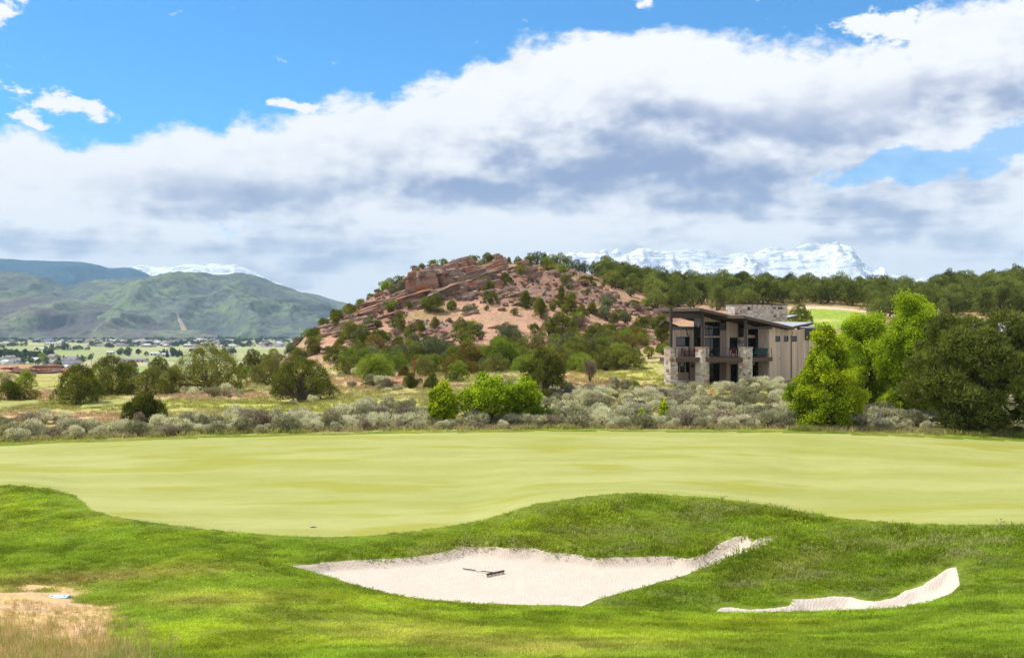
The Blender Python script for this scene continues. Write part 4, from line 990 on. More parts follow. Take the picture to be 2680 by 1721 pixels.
# ------------------------------------------------------------------ scatter of countless small things (grass, far sagebrush): one object each
def source(meshes, name):
    c = bpy.data.collections.new(name)
    for i, me in enumerate(meshes):
        o = bpy.data.objects.new('%s %02d' % (name, i), me); c.objects.link(o)
    return c
def scatter(name, pts, rot, scl, idx, tint, meshes, label=None, cat=None):
    n = len(pts)
    me = bpy.data.meshes.new(name); me.vertices.add(n); me.vertices.foreach_set('co', np.asarray(pts, np.float32).ravel())
    for an, typ, data, key in (('rot', 'FLOAT_VECTOR', rot, 'vector'), ('scl', 'FLOAT_VECTOR', scl, 'vector'), ('idx', 'INT', idx, 'value'), ('icol', 'FLOAT_VECTOR', tint, 'vector')):
        a = me.attributes.new(an, typ, 'POINT'); a.data.foreach_set(key, np.asarray(data, np.int32 if typ == 'INT' else np.float32).ravel())
    o = link(name, me)
    ng = bpy.data.node_groups.new(name + ' scatter', 'GeometryNodeTree')
    ng.interface.new_socket('Geometry', in_out='INPUT', socket_type='NodeSocketGeometry'); ng.interface.new_socket('Geometry', in_out='OUTPUT', socket_type='NodeSocketGeometry')
    N = ng.nodes; Lk = ng.links
    gi = N.new('NodeGroupInput'); go = N.new('NodeGroupOutput'); ci = N.new('GeometryNodeCollectionInfo'); ip = N.new('GeometryNodeInstanceOnPoints')
    ci.inputs['Collection'].default_value = source(meshes, name + ' source'); ci.inputs['Separate Children'].default_value = True; ci.inputs['Reset Children'].default_value = True
    def na(nm, typ):
        a = N.new('GeometryNodeInputNamedAttribute'); a.data_type = typ; a.inputs['Name'].default_value = nm; return a.outputs['Attribute']
    Lk.new(gi.outputs[0], ip.inputs['Points']); Lk.new(ci.outputs[0], ip.inputs['Instance']); ip.inputs['Pick Instance'].default_value = True
    Lk.new(na('idx', 'INT'), ip.inputs['Instance Index'])
    e2r = N.new('FunctionNodeEulerToRotation'); Lk.new(na('rot', 'FLOAT_VECTOR'), e2r.inputs[0]); Lk.new(e2r.outputs[0], ip.inputs['Rotation'])
    Lk.new(na('scl', 'FLOAT_VECTOR'), ip.inputs['Scale']); Lk.new(ip.outputs[0], go.inputs[0])
    md = o.modifiers.new('scatter', 'NODES'); md.node_group = ng
    return tag(o, label, cat, None, 'stuff')
def blade_mat(name, trans=0.3):
    m, g, out = new_mat(name)
    a = attr(g, 'icol', 'INSTANCER').outputs['Color']; t = attr(g, 'tint').outputs['Fac']
    c = g.mix(1.0, a, g.mix(t, c4((0.78, 0.80, 0.76)), c4((1.40, 1.32, 1.35))), 'MULTIPLY')
    di = g.node('ShaderNodeBsdfDiffuse'); g.put(di.inputs[0], c)
    tr = g.node('ShaderNodeBsdfTranslucent'); g.put(tr.inputs[0], c)
    mx = g.node('ShaderNodeMixShader'); mx.inputs[0].default_value = trans
    g.l.new(di.outputs[0], mx.inputs[1]); g.l.new(tr.outputs[0], mx.inputs[2]); g.l.new(mx.outputs[0], out.inputs[0]); return m
M_BLADE = blade_mat('grass blades', 0.5)
def tuft(seed, n, rad, h, wid, lean):
    r = np.random.default_rng(seed)
    a = r.random(n) * 6.283; q = rad * np.sqrt(r.random(n)); b = np.stack([np.cos(a) * q, np.sin(a) * q, np.full(n, -.01)], 1)
    la = r.random(n) * 6.283; hh = h * (.5 + .8 * r.random(n)); ln = lean * hh * (.3 + r.random(n))
    tip = b + np.stack([np.cos(la) * ln, np.sin(la) * ln, hh], 1); mid = b + np.stack([np.cos(la) * ln * .35, np.sin(la) * ln * .35, hh * .6], 1)
    fa = r.random(n) * 3.1416; s = np.stack([np.cos(fa), np.sin(fa), np.zeros(n)], 1) * wid * .5
    v = np.stack([b - s, b + s, mid + s * .8, mid - s * .8, tip], 1).reshape(-1, 3)
    i0 = np.arange(n)[:, None] * 5; f = np.concatenate([i0 + [0, 1, 2], i0 + [0, 2, 3], i0 + [3, 2, 4]], 1).reshape(-1, 3)
    return make_mesh('tuft', v, f, M_BLADE, False, {'tint': ('POINT', 'FLOAT', np.repeat(np.clip(.5 + r.normal(0, .22, n), 0, 1), 5))})
def sample_col(x, y):
    fu = np.clip(((CU + F * x / y - U[0]) / 6.0).astype(int), 0, NC - 1); iy = np.clip(np.searchsorted(D, y) - 1, 0, NR - 2)
    return COL[iy, fu], SD[iy, fu], sdG[iy, fu], DIRT[iy, fu], BAND[iy, fu]
def fan_points(n, d0, d1, pw, u0=-160, u1=2840):
    d = (d0**pw + (d1**pw - d0**pw) * rng.random(n)) ** (1 / pw); x = (u0 + (u1 - u0) * rng.random(n) - CU) / F * d
    return x, d
# mown rough in front of and around the bunkers
x, y = fan_points(80000, 13, 77, 1.0)
c, sdv, sg, dr, bd = sample_col(x, y)
ok = (sdv > 0.03) & (sg > 0.05) & (dr < 0.55) & ((y < 60) | (sg < 3.0)); x, y, c, sdv, sg, dr = [a[ok] for a in (x, y, c, sdv, sg, dr)]
u = CU + F * x / y; z = zat(x, y)
longg = ((y > 31.5) & (y < 47) & (u > 1150) & (sg > .8)).astype(float) * sstep(1150, 1500, u) * (1 - .85 * sstep(2300, 2500, u) * (y < 33))
longg = np.maximum(longg * sstep(-.2, .6, fbm(x / 1.8, y / 1.8, 3, seed=88) - .2), (sdv < .45) * (y > 37.5) * .9)
near_lip = (sdv < .5)
s = (0.75 + .5 * rng.random(len(x))) * (1 + .85 * longg) * np.where(sg < 1.2, .55, 1.0) * (.8 + .4 * fbm(x / .6, y / .6, 2, seed=98)) * np.where(near_lip & (y < 36), .55, 1.0)
cl = fbm(x / .8, y / .8, 3, seed=95); cl2 = fbm(x / 2.6, y / 2.6, 3, seed=96); wis = fbm(x / 1.5 + 40, y / .7, 3, seed=97)
c = c * (0.72 + .56 * sstep(.25, .75, cl))[:, None] * (0.80 + .40 * sstep(.3, .7, cl2))[:, None]
lg = np.clip(longg, 0, 1)[:, None]
c = c * (1 - .45 * lg * sstep(.42, .58, cl2)[:, None])                                   # darker, longer tussocks on the banks
ws = (np.clip(longg, 0, 1) * sstep(.54, .66, wis) * .75)[:, None]; c = c * (1 - ws) + np.array([.26, .26, .12]) * ws   # bleached seed heads
c = c * np.array([1.60, 1.60, 1.35]) * (0.85 + .3 * rng.random(len(x)))[:, None]
wind = np.stack([rng.normal(0, .16, len(x)) + .1 * longg, rng.normal(0, .16, len(x)) - .35 * longg, rng.random(len(x)) * 6.28], 1)
rad = np.clip(y / 26, .8, 2.2)
scatter('rough_grass', np.stack([x, y, z], 1), wind, np.stack([s * rad, s * rad, s * np.clip(rad, 1, 1.25)], 1), rng.integers(0, 5, len(x)), c,
        [tuft(500 + k, 44, .17, .042, .012, .9) for k in range(5)], 'mown green rough grass round the bunkers and the putting green', 'grass')
# dry meadow grass in the near corner
x, y = fan_points(9000, 12.5, 27, 1.3, -500, 760); c, sdv, sg, dr, bd = sample_col(x, y); u = CU + F * x / y; v = CV - F * zat(x, y) / y
pr = np.clip(1.35 - np.hypot((u + 120) / 470, (v - 1780) / 230), 0, 1); short = rng.random(len(x)) < .55; ok = rng.random(len(x)) < np.where(short, np.clip(dr * .9 + .25 * (u < 420), 0, 1), pr * 1.1); x, y, short, v = x[ok], y[ok], short[ok], v[ok]; n = len(x)
cc = np.array([.46, .37, .15]) * (0.7 + .6 * rng.random(n))[:, None]; cc[rng.random(n) < .25] *= (.62, .85, .5)
sc_ = (.5 + .7 * rng.random(n)) * np.where(short, .32, np.clip((v - 1540) / 130, .45, 1.1))
scatter('dry_grass', np.stack([x, y, zat(x, y)], 1), np.stack([rng.normal(0, .12, n), rng.normal(0, .12, n), rng.random(n) * 6.28], 1), np.stack([sc_] * 3, 1), rng.integers(0, 4, n), cc,
        [tuft(520 + k, 30, .16, .24, .006, .45) for k in range(4)], 'tall straw-coloured meadow grass in the near corner', 'grass')
# meadow grass between the sagebrush and along the far edge of the green
x, y = fan_points(26000, 76, 165, .8); c, sdv, sg, dr, bd = sample_col(x, y)
ok = (sg > 1.5) & ((fbm(x / 4, y / 4, 3, seed=66) > .36) | (sg < 5)); x, y, c, sg = x[ok], y[ok], c[ok], sg[ok]; n = len(x)
cc = c * (.8 + .5 * rng.random(n))[:, None]; k = rng.random(n) < .3; cc[k] = cc[k] * .4 + np.array([.33, .28, .12]) * .6
sc_ = (.8 + .8 * rng.random(n)) * np.where(sg < 4.0, 1.35, 1.0)
scatter('meadow_grass', np.stack([x, y, zat(x, y)], 1), np.stack([rng.normal(0, .1, n), rng.normal(0, .1, n), rng.random(n) * 6.28], 1), np.stack([sc_ * 1.6, sc_ * 1.6, sc_], 1), rng.integers(0, 4, n), cc,
        [tuft(540 + k, 24, .20, .19, .022, .5) for k in range(4)], 'loose yellow-green meadow grass growing between the sagebrush', 'grass')

# ------------------------------------------------------------------ sagebrush
def sage_meshes(seed):
    r = np.random.default_rng(seed); lo = jlobes(r, 1.0, 1.35, .10, 15, .20, .9)
    lo[:, 2] = np.maximum(lo[:, 2], .3)
    v, f, t = leaf_cloud(r, lo, 1500, .15, aspect=.26, outward=.5, quad=False, up=.75, shell=.45)
    cm_ = make_mesh('sagebrush foliage', v, f, M_DRYSAGE if seed == 606 else M_SAGE, False, {'tint': ('POINT', 'FLOAT', t)})
    tv, tf = tube([limb(r, (r.normal(0, .05), r.normal(0, .05), -.1), l[:3], .035, .012, 4, .25) for l in lo[:13]], 4)
    return cm_, make_mesh('sagebrush stems', tv, tf, M_BARK)
M_DRYSAGE = leaf_mat('dry sagebrush foliage', (0.20, 0.16, 0.12), (0.52, 0.45, 0.35), .25, ob=.3)
SG = [sage_meshes(600 + k) for k in range(7)]
x, y = fan_points(9000, 77.5, 162, .75, -250, 2930); c, sdv, sg, dr, bd = sample_col(x, y)
u = CU + F * x / y; v = CV - F * zat(x, y) / y
dens = .34 + .55 * sstep(88, 78, y) + .35 * sstep(1250, 1500, u) * (y < 118) - .55 * np.exp(-((y - 112) / 16)**2) * (u < 1250) - .9 * np.exp(-(((u - 1640) / 230)**2 + ((v - 1000) / 24)**2)) + .6 * (fbm(x / 7, y / 7, 3, seed=91) - .5) * 2
dens -= 1.0 * ((np.abs(u - 1900) < 190) & (y > 118)) + .9 * np.exp(-(((u - 330) / 130)**2 + ((v - 1056) / 12)**2)) + .9 * np.exp(-(((u - 40) / 110)**2 + ((v - 1056) / 12)**2)) + 1.2 * ((y > 128) & (u > 1000)) + .5 * (y > 135)
dens -= .12 * ((u < 700) & (y > 100)) + .6 * ((u > 2060) & (y < 79.5) & (u < 2100))
ok = (sg > np.where(u > 2060, 4.2, 2.2)) & (rng.random(len(x)) < dens); x, y = x[ok], y[ok]
keep = []; cell = {}
for i in range(len(x)):
    key = (int(x[i] // 1.1), int(y[i] // 1.1)); hit = False
    for a in (-1, 0, 1):
        for b in (-1, 0, 1):
            for j in cell.get((key[0] + a, key[1] + b), ()):
                if (x[i] - x[j])**2 + (y[i] - y[j])**2 < .85: hit = True
    if not hit: keep.append(i); cell.setdefault(key, []).append(i)
x, y = x[keep], y[keep]; hs = .46 + .86 * rng.random(len(x)) ** 1.7
order = np.argsort(-(hs / y)); uu = CU + F * x / y
inview = [i for i in order if -40 < uu[i] < 2720]
single = set(inview[:300])
for i in inview[:300]:
    u_ = uu[i]
    lab, grp = ('pale grey-green sagebrush in the thicket left of the bright maples', 'sagebrush left of the maples') if u_ < 1120 else (('pale grey-green sagebrush in the thicket between the maples and the house', 'sagebrush before the house') if u_ < 2080 else ('grey sagebrush at the foot of the big trees right of the house', 'sagebrush under the big trees'))
    row = 'front' if y[i] < 84 else 'middle' if y[i] < 96 else 'back'
    zone = 'left of the flame-shaped juniper' if u_ < 330 else 'below the spreading juniper' if u_ < 640 else 'below the lone juniper on bare stems' if u_ < 880 else 'left of the bright maples' if u_ < 1130 else 'at the foot of the bright maples' if u_ < 1440 else 'between the maples and the thin saplings' if u_ < 1660 else 'round the thin yellow saplings' if u_ < 1800 else 'before the stone pillars of the house' if u_ < 2060 else 'under the conical maple' if u_ < 2260 else 'beside the great juniper'
    lab, grp = 'pale grey-green sagebrush in the %s row, %s' % (row, zone), 'sagebrush %s row %s' % (row, zone)
    ms = SG[int(rng.integers(7))]
    e = bpy.data.objects.new('sagebrush', None); col.objects.link(e); e.location = (x[i], y[i], float(zat(x[i], y[i]))); e.rotation_euler = (0, 0, rng.random() * 6.28); e.scale = (hs[i] * rng.uniform(.85, 1.5), hs[i] * rng.uniform(.85, 1.4), hs[i])
    tag(e, lab, 'sagebrush', grp); link('foliage', ms[0], e); link('stems', ms[1], e)
rest = np.array([i for i in range(len(x)) if i not in single]); n = len(rest)
scatter('distant_sagebrush', np.stack([x[rest], y[rest], zat(x[rest], y[rest])], 1), np.stack([np.zeros(n), np.zeros(n), rng.random(n) * 6.28], 1), np.stack([hs[rest] * rng.uniform(.85, 1.5, n), hs[rest] * rng.uniform(.85, 1.4, n), hs[rest]], 1), rng.integers(0, 7, n), np.ones((n, 3)),
        [m[0] for m in SG], 'mass of pale sagebrush stretching back to the foot of the hill', 'sagebrush')
print('sagebrush', len(x), 'grove', len(grove), 'brush', cnt)
# ------------------------------------------------------------------ box helpers
def box_mesh(name, x0, x1, y0, y1, z0, z1, mat, bevel=0.0):
    bm = bmesh.new(); bmesh.ops.create_cube(bm, size=1.0)
    for v in bm.verts: v.co = Vector((x0 + (v.co.x + .5) * (x1 - x0), y0 + (v.co.y + .5) * (y1 - y0), z0 + (v.co.z + .5) * (z1 - z0)))
    if bevel: bmesh.ops.bevel(bm, geom=list(bm.edges), offset=bevel, segments=1, affect='EDGES')
    me = bpy.data.meshes.new(name); bm.to_mesh(me); bm.free(); me.materials.append(mat); return me
def boxes_mesh(name, boxes, mat):
    V = []; Fc = []
    for (x0, x1, y0, y1, z0, z1) in boxes:
        b = len(V); V += [(x, y, z) for x in (x0, x1) for y in (y0, y1) for z in (z0, z1)]
        Fc += [[b + i for i in q] for q in ([0,1,3,2],[4,6,7,5],[0,4,5,1],[2,3,7,6],[0,2,6,4],[1,5,7,3])]
    return make_mesh(name, np.array(V, float), Fc, mat, False)
def prism_mesh(name, poly, z0, z1, mat):
    """upright prism over a plan polygon; z0, z1 numbers or functions of (x, y)"""
    n = len(poly); f0 = z0 if callable(z0) else (lambda x, y: z0); f1 = z1 if callable(z1) else (lambda x, y: z1)
    V = [(x, y, f0(x, y)) for x, y in poly] + [(x, y, f1(x, y)) for x, y in poly]
    Fc = [list(range(n))[::-1], list(range(n, 2 * n))] + [[i, (i + 1) % n, n + (i + 1) % n, n + i] for i in range(n)]
    return make_mesh(name, np.array(V, float), Fc, mat, False)
def empty(name, loc, rz=0.0, parent=None):
    e = bpy.data.objects.new(name, None); col.objects.link(e); e.location = loc; e.rotation_euler = (0, 0, rz); e.empty_display_size = .3
    if parent: e.parent = parent
    return e

# ------------------------------------------------------------------ house materials
def mk_plank():
    m, g, out = new_mat('weathered plank')
    tc = g.node('ShaderNodeTexCoord').outputs['Object']; rn = g.node('ShaderNodeObjectInfo').outputs['Random']
    q = g.vmath('ADD', g.mapping(tc, scale=(9, 9, .7)), g.combine(g.math('MULTIPLY', rn, 37.0), 0.0, g.math('MULTIPLY', rn, 11.0)))
    n = g.noise(q, 1.0, 7, 0.65)
    c = g.mix(g.ramp(n, .3, .7), c4((0.40, 0.30, 0.23)), c4((0.80, 0.665, 0.55)))
    c = g.mix(1.0, c, g.mix(rn, c4((0.78, 0.76, 0.76)), c4((1.18, 1.12, 1.06))), 'MULTIPLY')
    principled(g, out, c, 0.85, n, 0.35, 0.01, 0.15); return m
def mk_stone(name):
    m, g, out = new_mat(name)
    tc = g.node('ShaderNodeTexCoord').outputs['Object']; rn = g.node('ShaderNodeObjectInfo').outputs['Random']
    n = g.noise(tc, 2.2, 6, 0.65)
    cr = g.node('ShaderNodeValToRGB'); cr.color_ramp.interpolation = 'CONSTANT'; e = cr.color_ramp.elements
    cols = [(0.0, (.46, .40, .33)), (.22, (.55, .49, .41)), (.44, (.40, .34, .28)), (.56, (.58, .54, .47)), (.74, (.44, .29, .17)), (.82, (.30, .25, .21)), (.88, (.50, .44, .38)), (.95, (.20, .13, .09))]
    e[0].position = 0; e[0].color = c4(cols[0][1]); e[1].position = cols[1][0]; e[1].color = c4(cols[1][1])
    for p_, c_ in cols[2:]: k = e.new(p_); k.color = c4(c_)
    g.put(cr.inputs[0], rn)
    c = g.mix(g.ramp(n, .35, .7), g.mix(1.0, cr.outputs[0], c4((1.25, 1.22, 1.18)), 'MULTIPLY'), g.mix(1.0, cr.outputs[0], c4((.85, .81, .77)), 'MULTIPLY'))
    principled(g, out, c, 0.9, n, 0.5, 0.03, 0.15); return m
M_PLANK = mk_plank(); M_STONE = mk_stone('pale mixed stone')
M_MORTAR = plain('mortar', (.34, .30, .25), .95); M_BRONZE = plain('dark bronze timber', (.055, .042, .035), .6, var=.2)
M_FASCIA = plain('brown fascia board', (.115, .080, .062), .7, var=.25, scale=5); M_SEAM = plain('grey metal roofing', (.42, .42, .44), .45, .4, .3, .12)
M_SOFFIT = plain('dark soffit', (.06, .045, .036), .8); M_STEEL = plain('black steel', (.03, .028, .028), .5, .4)
M_CONC = plain('concrete paving', (.40, .37, .33), .9); M_SLATE = plain('zinc panel', (.13, .135, .14), .5, .4, .2)
def mk_glass():
    m, g, out = new_mat('dark window glass')
    pos = g.node('ShaderNodeNewGeometry').outputs['Position']
    b = principled(g, out, (0.008, 0.012, 0.010), 0.03, g.noise(pos, .5, 2), .02, .02, 0.6); return m
M_GLASS = mk_glass()

# ------------------------------------------------------------------ the modern house
TH = R(33); HC, HS = math.cos(TH), math.sin(TH); HA = (21.5, 126.0); HZ = -6.25
house = empty('modern_house', (HA[0], HA[1], HZ), TH)
tag(house, 'modern timber and stone house with sloping roofs beside the hill', 'house')
def hx(u, yl):
    k = (u - CU) / F; return (k * (HA[1] + yl * HC) - HA[0] + yl * HS) / (HC - k * HS)
def hy(u, xl):
    k = (u - CU) / F; return (xl * (HC - k * HS) - k * HA[1] + HA[0]) / (k * HC + HS)
def hz(v, x, y): return -(v - CV) / F * (HA[1] + x * HS + y * HC) - HZ
def hpart(name, me, parent=None, loc=None): return link(name, me, parent or house, loc)
ZD = hz(933, 1, 0); ZDB = hz(944, 1, 0)                       # deck top and underside
xB, yB = hx(1947, -5.7), -5.7; zB = hz(825, xB, yB); xE = hx(2080, yB); SL = (zB - hz(856, xE, yB)) / (xE - xB)
YF = -3.0; xA = hx(1831, YF); zA = hz(805, xA, YF)
def roofz2(x): return zB - SL * (x - xB)
def roofz1(x): return zA - SL * (x - xA)
def roof(name, poly, fz, th, rise=None):
    o = hpart('roof', prism_mesh('roof', poly, lambda x, y: fz(x, y) - th * .10, lambda x, y: fz(x, y), M_SEAM))
    n = len(poly)
    c = np.mean(np.array(poly), 0); inner = [(p[0] + (c[0] - p[0]) * .006, p[1] + (c[1] - p[1]) * .006) for p in poly]
    link('fascia', prism_mesh('fascia', inner, lambda x, y: fz(x, y) - th, lambda x, y: fz(x, y) - th * .103, M_FASCIA), o)
    inn2 = [(p[0] + (c[0] - p[0]) * .05, p[1] + (c[1] - p[1]) * .05) for p in poly]
    link('soffit', prism_mesh('soffit', inn2, lambda x, y: fz(x, y) - th - .05, lambda x, y: fz(x, y) - th - .003, M_SOFFIT), o)
    return o
roof('roof', [(xA, YF), (hx(1950, YF), YF), (hx(1950, YF), hy(1725, xA)), (xA, hy(1725, xA))], lambda x, y: roofz1(x), .34)
roof('roof', [(xB, yB), (xE, yB), (xE + .6, 4.4), (xB - .2, 4.4)], lambda x, y: roofz2(x) + .02, .34)
# low roof on the left wing, sloping down to its valley
yL = 4.2; xl0, xl1 = hx(1737, yL), hx(1785, yL); zl0, zl1 = hz(837, xl0, yL), hz(856, xl1, yL)
sl3 = (zl0 - zl1) / (xl1 - xl0)
roof('roof', [(xl0, yL), (xl1 + .6, yL), (xl1 + .6, yL + 5), (hx(1745, yL + 5), yL + 5)], lambda x, y: zl0 - sl3 * (x - xl0) + .10 * (y - yL), .26)
# rising roofs at the right
yr = -4.2; xr0, xr1 = xE + .15, hx(2128, yr); zr0, zr1 = roofz2(xE) - .05, hz(843, xr1, yr)
roof('roof', [(xr0, yr), (xr1, yr), (xr1, 3.2), (xr0, 3.2)], lambda x, y: zr0 + (zr1 - zr0) * (x - xr0) / (xr1 - xr0) + .02 * (y - yr), .28)
yq = 4.4; xq0, xq1 = hx(2000, yq), hx(2088, yq); zq0, zq1 = hz(845, xq0, yq), hz(824, xq1, yq)
roof('roof', [(xq0, yq), (xq1, yq), (xq1, 11.5), (xq0, 11.5)], lambda x, y: zq0 + (zq1 - zq0) * (x - xq0) / (xq1 - xq0) + .01 * (y - yq), .26)

# --- plank walls with their windows
def window(x0, x1, z0, z1, y, bars=(), rails=()):
    f = .06
    fr = hpart('window', boxes_mesh('window', [(x0, x1, y - .03, y + .08, z0, z0 + f), (x0, x1, y - .03, y + .08, z1 - f, z1), (x0, x0 + f, y - .03, y + .08, z0 + f, z1 - f), (x1 - f, x1, y - .03, y + .08, z0 + f, z1 - f)], M_STEEL))
    cuts = [x0 + f] + [x0 + (x1 - x0) * b for b in bars] + [x1 - f]; rz = [z0 + f] + [z0 + (z1 - z0) * b for b in rails] + [z1 - f]
    for i in range(len(cuts) - 1):
        for j in range(len(rz) - 1):
            link('pane', box_mesh('pane', cuts[i] + .022, cuts[i + 1] - .022, y + .02, y + .04, rz[j] + .022, rz[j + 1] - .022, M_GLASS), fr)
    for b in cuts[1:-1]: link('mullion', box_mesh('mullion', b - .02, b + .02, y - .02, y + .06, z0 + f, z1 - f, M_STEEL), fr)
    for b in rz[1:-1]: link('mullion', box_mesh('mullion', x0 + f, x1 - f, y - .015, y + .055, b - .018, b + .018, M_STEEL), fr)
def wall(name, x0, x1, y, z0, ztop, wins=(), pw=.30, depth=.22, label=None):
    """boarded wall facing -y; wins are (x0, x1, z0, z1)"""
    tb_ = ztop if callable(ztop) else (lambda x: ztop)
    core_b = []
    cuts = sorted(set([x0, x1] + [max(x0, w[0]) for w in wins] + [min(x1, w[1]) for w in wins]))
    xs_ = []
    for a, b in zip(cuts[:-1], cuts[1:]):
        k = max(1, int(round((b - a) / pw))); xs_ += [a + (b - a) * i / k for i in range(k)]
    xs_.append(x1); rl = random.Random(hash(name) % 1000 + int(x0 * 10))
    backing = []
    def spans(a, b):
        m = (a + b) / 2; sp = [(z0, tb_(m))]
        for w in wins:
            if w[0] - 1e-4 <= m <= w[1] + 1e-4:
                ns = []
                for (p, q) in sp:
                    if w[2] > p and w[3] < q: ns += [(p, w[2]), (w[3], q)]
                    elif w[2] <= p < w[3] < q: ns.append((w[3], q))
                    elif p < w[2] < q <= w[3]: ns.append((p, w[2]))
                    elif w[2] <= p and w[3] >= q: pass
                    else: ns.append((p, q))
                sp = ns
        return sp
    for a, b in zip(xs_[:-1], xs_[1:]):
        for (p, q) in spans(a, b): backing.append((a, b, y + .035, y + depth, p, q))
    wl = hpart('wall', boxes_mesh('wall', backing, M_SOFFIT))
    for a, b in zip(xs_[:-1], xs_[1:]):
        for (p, q) in spans(a, b):
            o = link('plank', UNITPLANK, wl, (a + .006, y + rl.uniform(-.008, .006), p)); o.scale = (b - a - .012, .032, q - p)
    return wl
def return_wall(x, y0, y1, z0, z1, pw=.30):
    wl = hpart('wall', box_mesh('wall', x + .035, x + .25, y0, y1, z0, z1, M_SOFFIT)); k = max(1, int(round((y1 - y0) / pw)))
    for i in range(k):
        o = link('plank', UNITPLANK, wl, (x, y0 + (y1 - y0) * i / k + .006, z0)); o.scale = (.032, (y1 - y0) / k - .012, z1 - z0)
    return wl
yn = -2.7; xn = hx(1952, yn); yr_ = hy(1931, xn); xr_ = hx(1901, yr_); yg = hy(1885, xr_); xg = hx(1838, yg); YW5 = hy(1816, xg)
print('HOUSE', xg, yg, xr_, yr_, xn, yn)
UNITPLANK = box_mesh('plank', 0, 1, 0, 1, 0, 1, M_PLANK)
xC = hx(2014, -4.95)
# right-hand wall with three square windows
w3 = []
for (a, b) in ((2029, 2041.5), (2051.5, 2063.5), (2072.5, 2085)):
    w3.append((hx(a, -4.95), hx(b, -4.95), hz(894, xC + 1.5, -4.95), hz(879, xC + 1.5, -4.95)))
wall('side', xC, hx(2150, -4.95), -4.95, -.3, lambda x: (roofz2(x) if x < xE else zr0 + (zr1 - zr0) * (x - xr0) / (xr1 - xr0)) - .42, w3)
for w in w3: window(*w, -4.93)
hpart('foundation', box_mesh('foundation', xC - .02, hx(2150, -4.95), -4.93, -4.80, -.7, -.28, M_CONC))
hpart('wall_end', box_mesh('wall_end', xC - .12, xC - .004, -4.95, -3.3, -.3, roofz2(xC) - .45, M_PLANK))
hpart('knob_light', box_mesh('knob_light', hx(2040, -4.95) - .05, hx(2040, -4.95) + .05, -5.02, -4.93, hz(939, xC + 1, -5), hz(937, xC + 1, -5), M_STEEL))
# wall behind the near end of the deck
yw = yn
wa = [(hx(1957.5, yw), hx(1997.5, yw), ZD + .05, hz(884, 3, yw)), (hx(1957.5, yw), hx(1997.5, yw), hz(876.5, 3, yw), hz(858.5, 3, yw)), (hx(1960, yw), hx(1990, yw), .0, ZDB - .5)]
wall('near', xn, xC - .02, yw, -.2, lambda x: roofz2(x) - .45, wa)
window(*wa[0], yw + .02, (.5,)); window(*wa[1], yw + .02); window(*wa[2], yw + .02, (.5,))
# recessed wall
yw = yr_
wb = [(hx(1909.5, yw), hx(1930, yw), ZD + .75, hz(883, 3, yw)), (hx(1912, yw), hx(1929, yw), .05, ZDB - .4)]
wall('recess', xr_, xn + .1, yw, -.2, lambda x: roofz1(x) - .5, wb)
window(*wb[0], yw + .02); window(*wb[1], yw + .02)
return_wall(xr_, yr_ + .01, yg, -.2, hz(864, xr_, yr_))
hpart('zinc_band', box_mesh('zinc_band', xr_ + .002, xr_ + .2, yr_ + .01, yg, hz(864, xr_, yr_) + .004, hz(845, xr_, yr_), M_SLATE))
# tall glazed front and its glazed return round the corner of the deck
yw = yg
zg = [ZD + .03, hz(883, 1, yw), hz(879, 1, yw), hz(844, 1, yw)]
wc = [(hx(1844, yw), hx(1884, yw), zg[0], zg[1]), (hx(1844, yw), hx(1884, yw), zg[2], zg[3] + .1), (hx(1852, yw), hx(1883, yw), 0, ZDB - .3)]
wall('glazed', xg, xr_ + .1, yw, -.2, lambda x: roofz1(x) - .45, wc)
window(*wc[0], yw + .02, (.4, .7)); window(*wc[1], yw + .02, (.3, .65), (.6,)); window(*wc[2], yw + .02, (.33, .66))
return_wall(xg, yg + .01, YW5, -.2, ZD - .02)
gl = hpart('window', boxes_mesh('window', [(xg - .02, xg + .05, yg, yg + .07, ZD, zg[3]), (xg - .02, xg + .05, YW5 - .08, YW5 - .01, ZD, zg[3]), (xg - .02, xg + .05, yg + .07, YW5 - .08, zg[1], zg[2]), (xg - .02, xg + .05, yg + .07, YW5 - .08, zg[3] - .07, zg[3])], M_STEEL))
for j, (p_, q_) in enumerate(((ZD + .02, zg[1]), (zg[2], zg[3] - .07))):
    for a_, b_ in ((yg + .08, (yg + YW5) / 2 - .02), ((yg + YW5) / 2 + .02, YW5 - .09)): link('pane', box_mesh('pane', xg + .01, xg + .03, a_, b_, p_ + .01, q_ - .01, M_GLASS), gl)
hpart('zinc_band', box_mesh('zinc_band', xg + .002, xg + .2, yg + .1, YW5, zg[3] + .004, roofz1(xg) - .42, M_SLATE))
# left wing wall
yw = YW5
wd = [(hx(1770, yw), hx(1804, yw), hz(906, 0, yw), hz(881, 0, yw))] + [(hx(a, yw), hx(b, yw), hz(973, 0, yw), hz(945, 0, yw)) for a, b in ((1772, 1777), (1780, 1791.5), (1795.5, 1804.5))]
wall('wing', hx(1757, yw), xg + .05, yw, -.2, lambda x: hz(863, 0, YW5), wd)
for w in wd: window(*w, yw + .02)
hpart('zinc_band', box_mesh('zinc_band', hx(1757, yw), xg, yw + .02, yw + .2, hz(863, 0, yw) + .005, hz(854, 0, yw), M_SLATE))
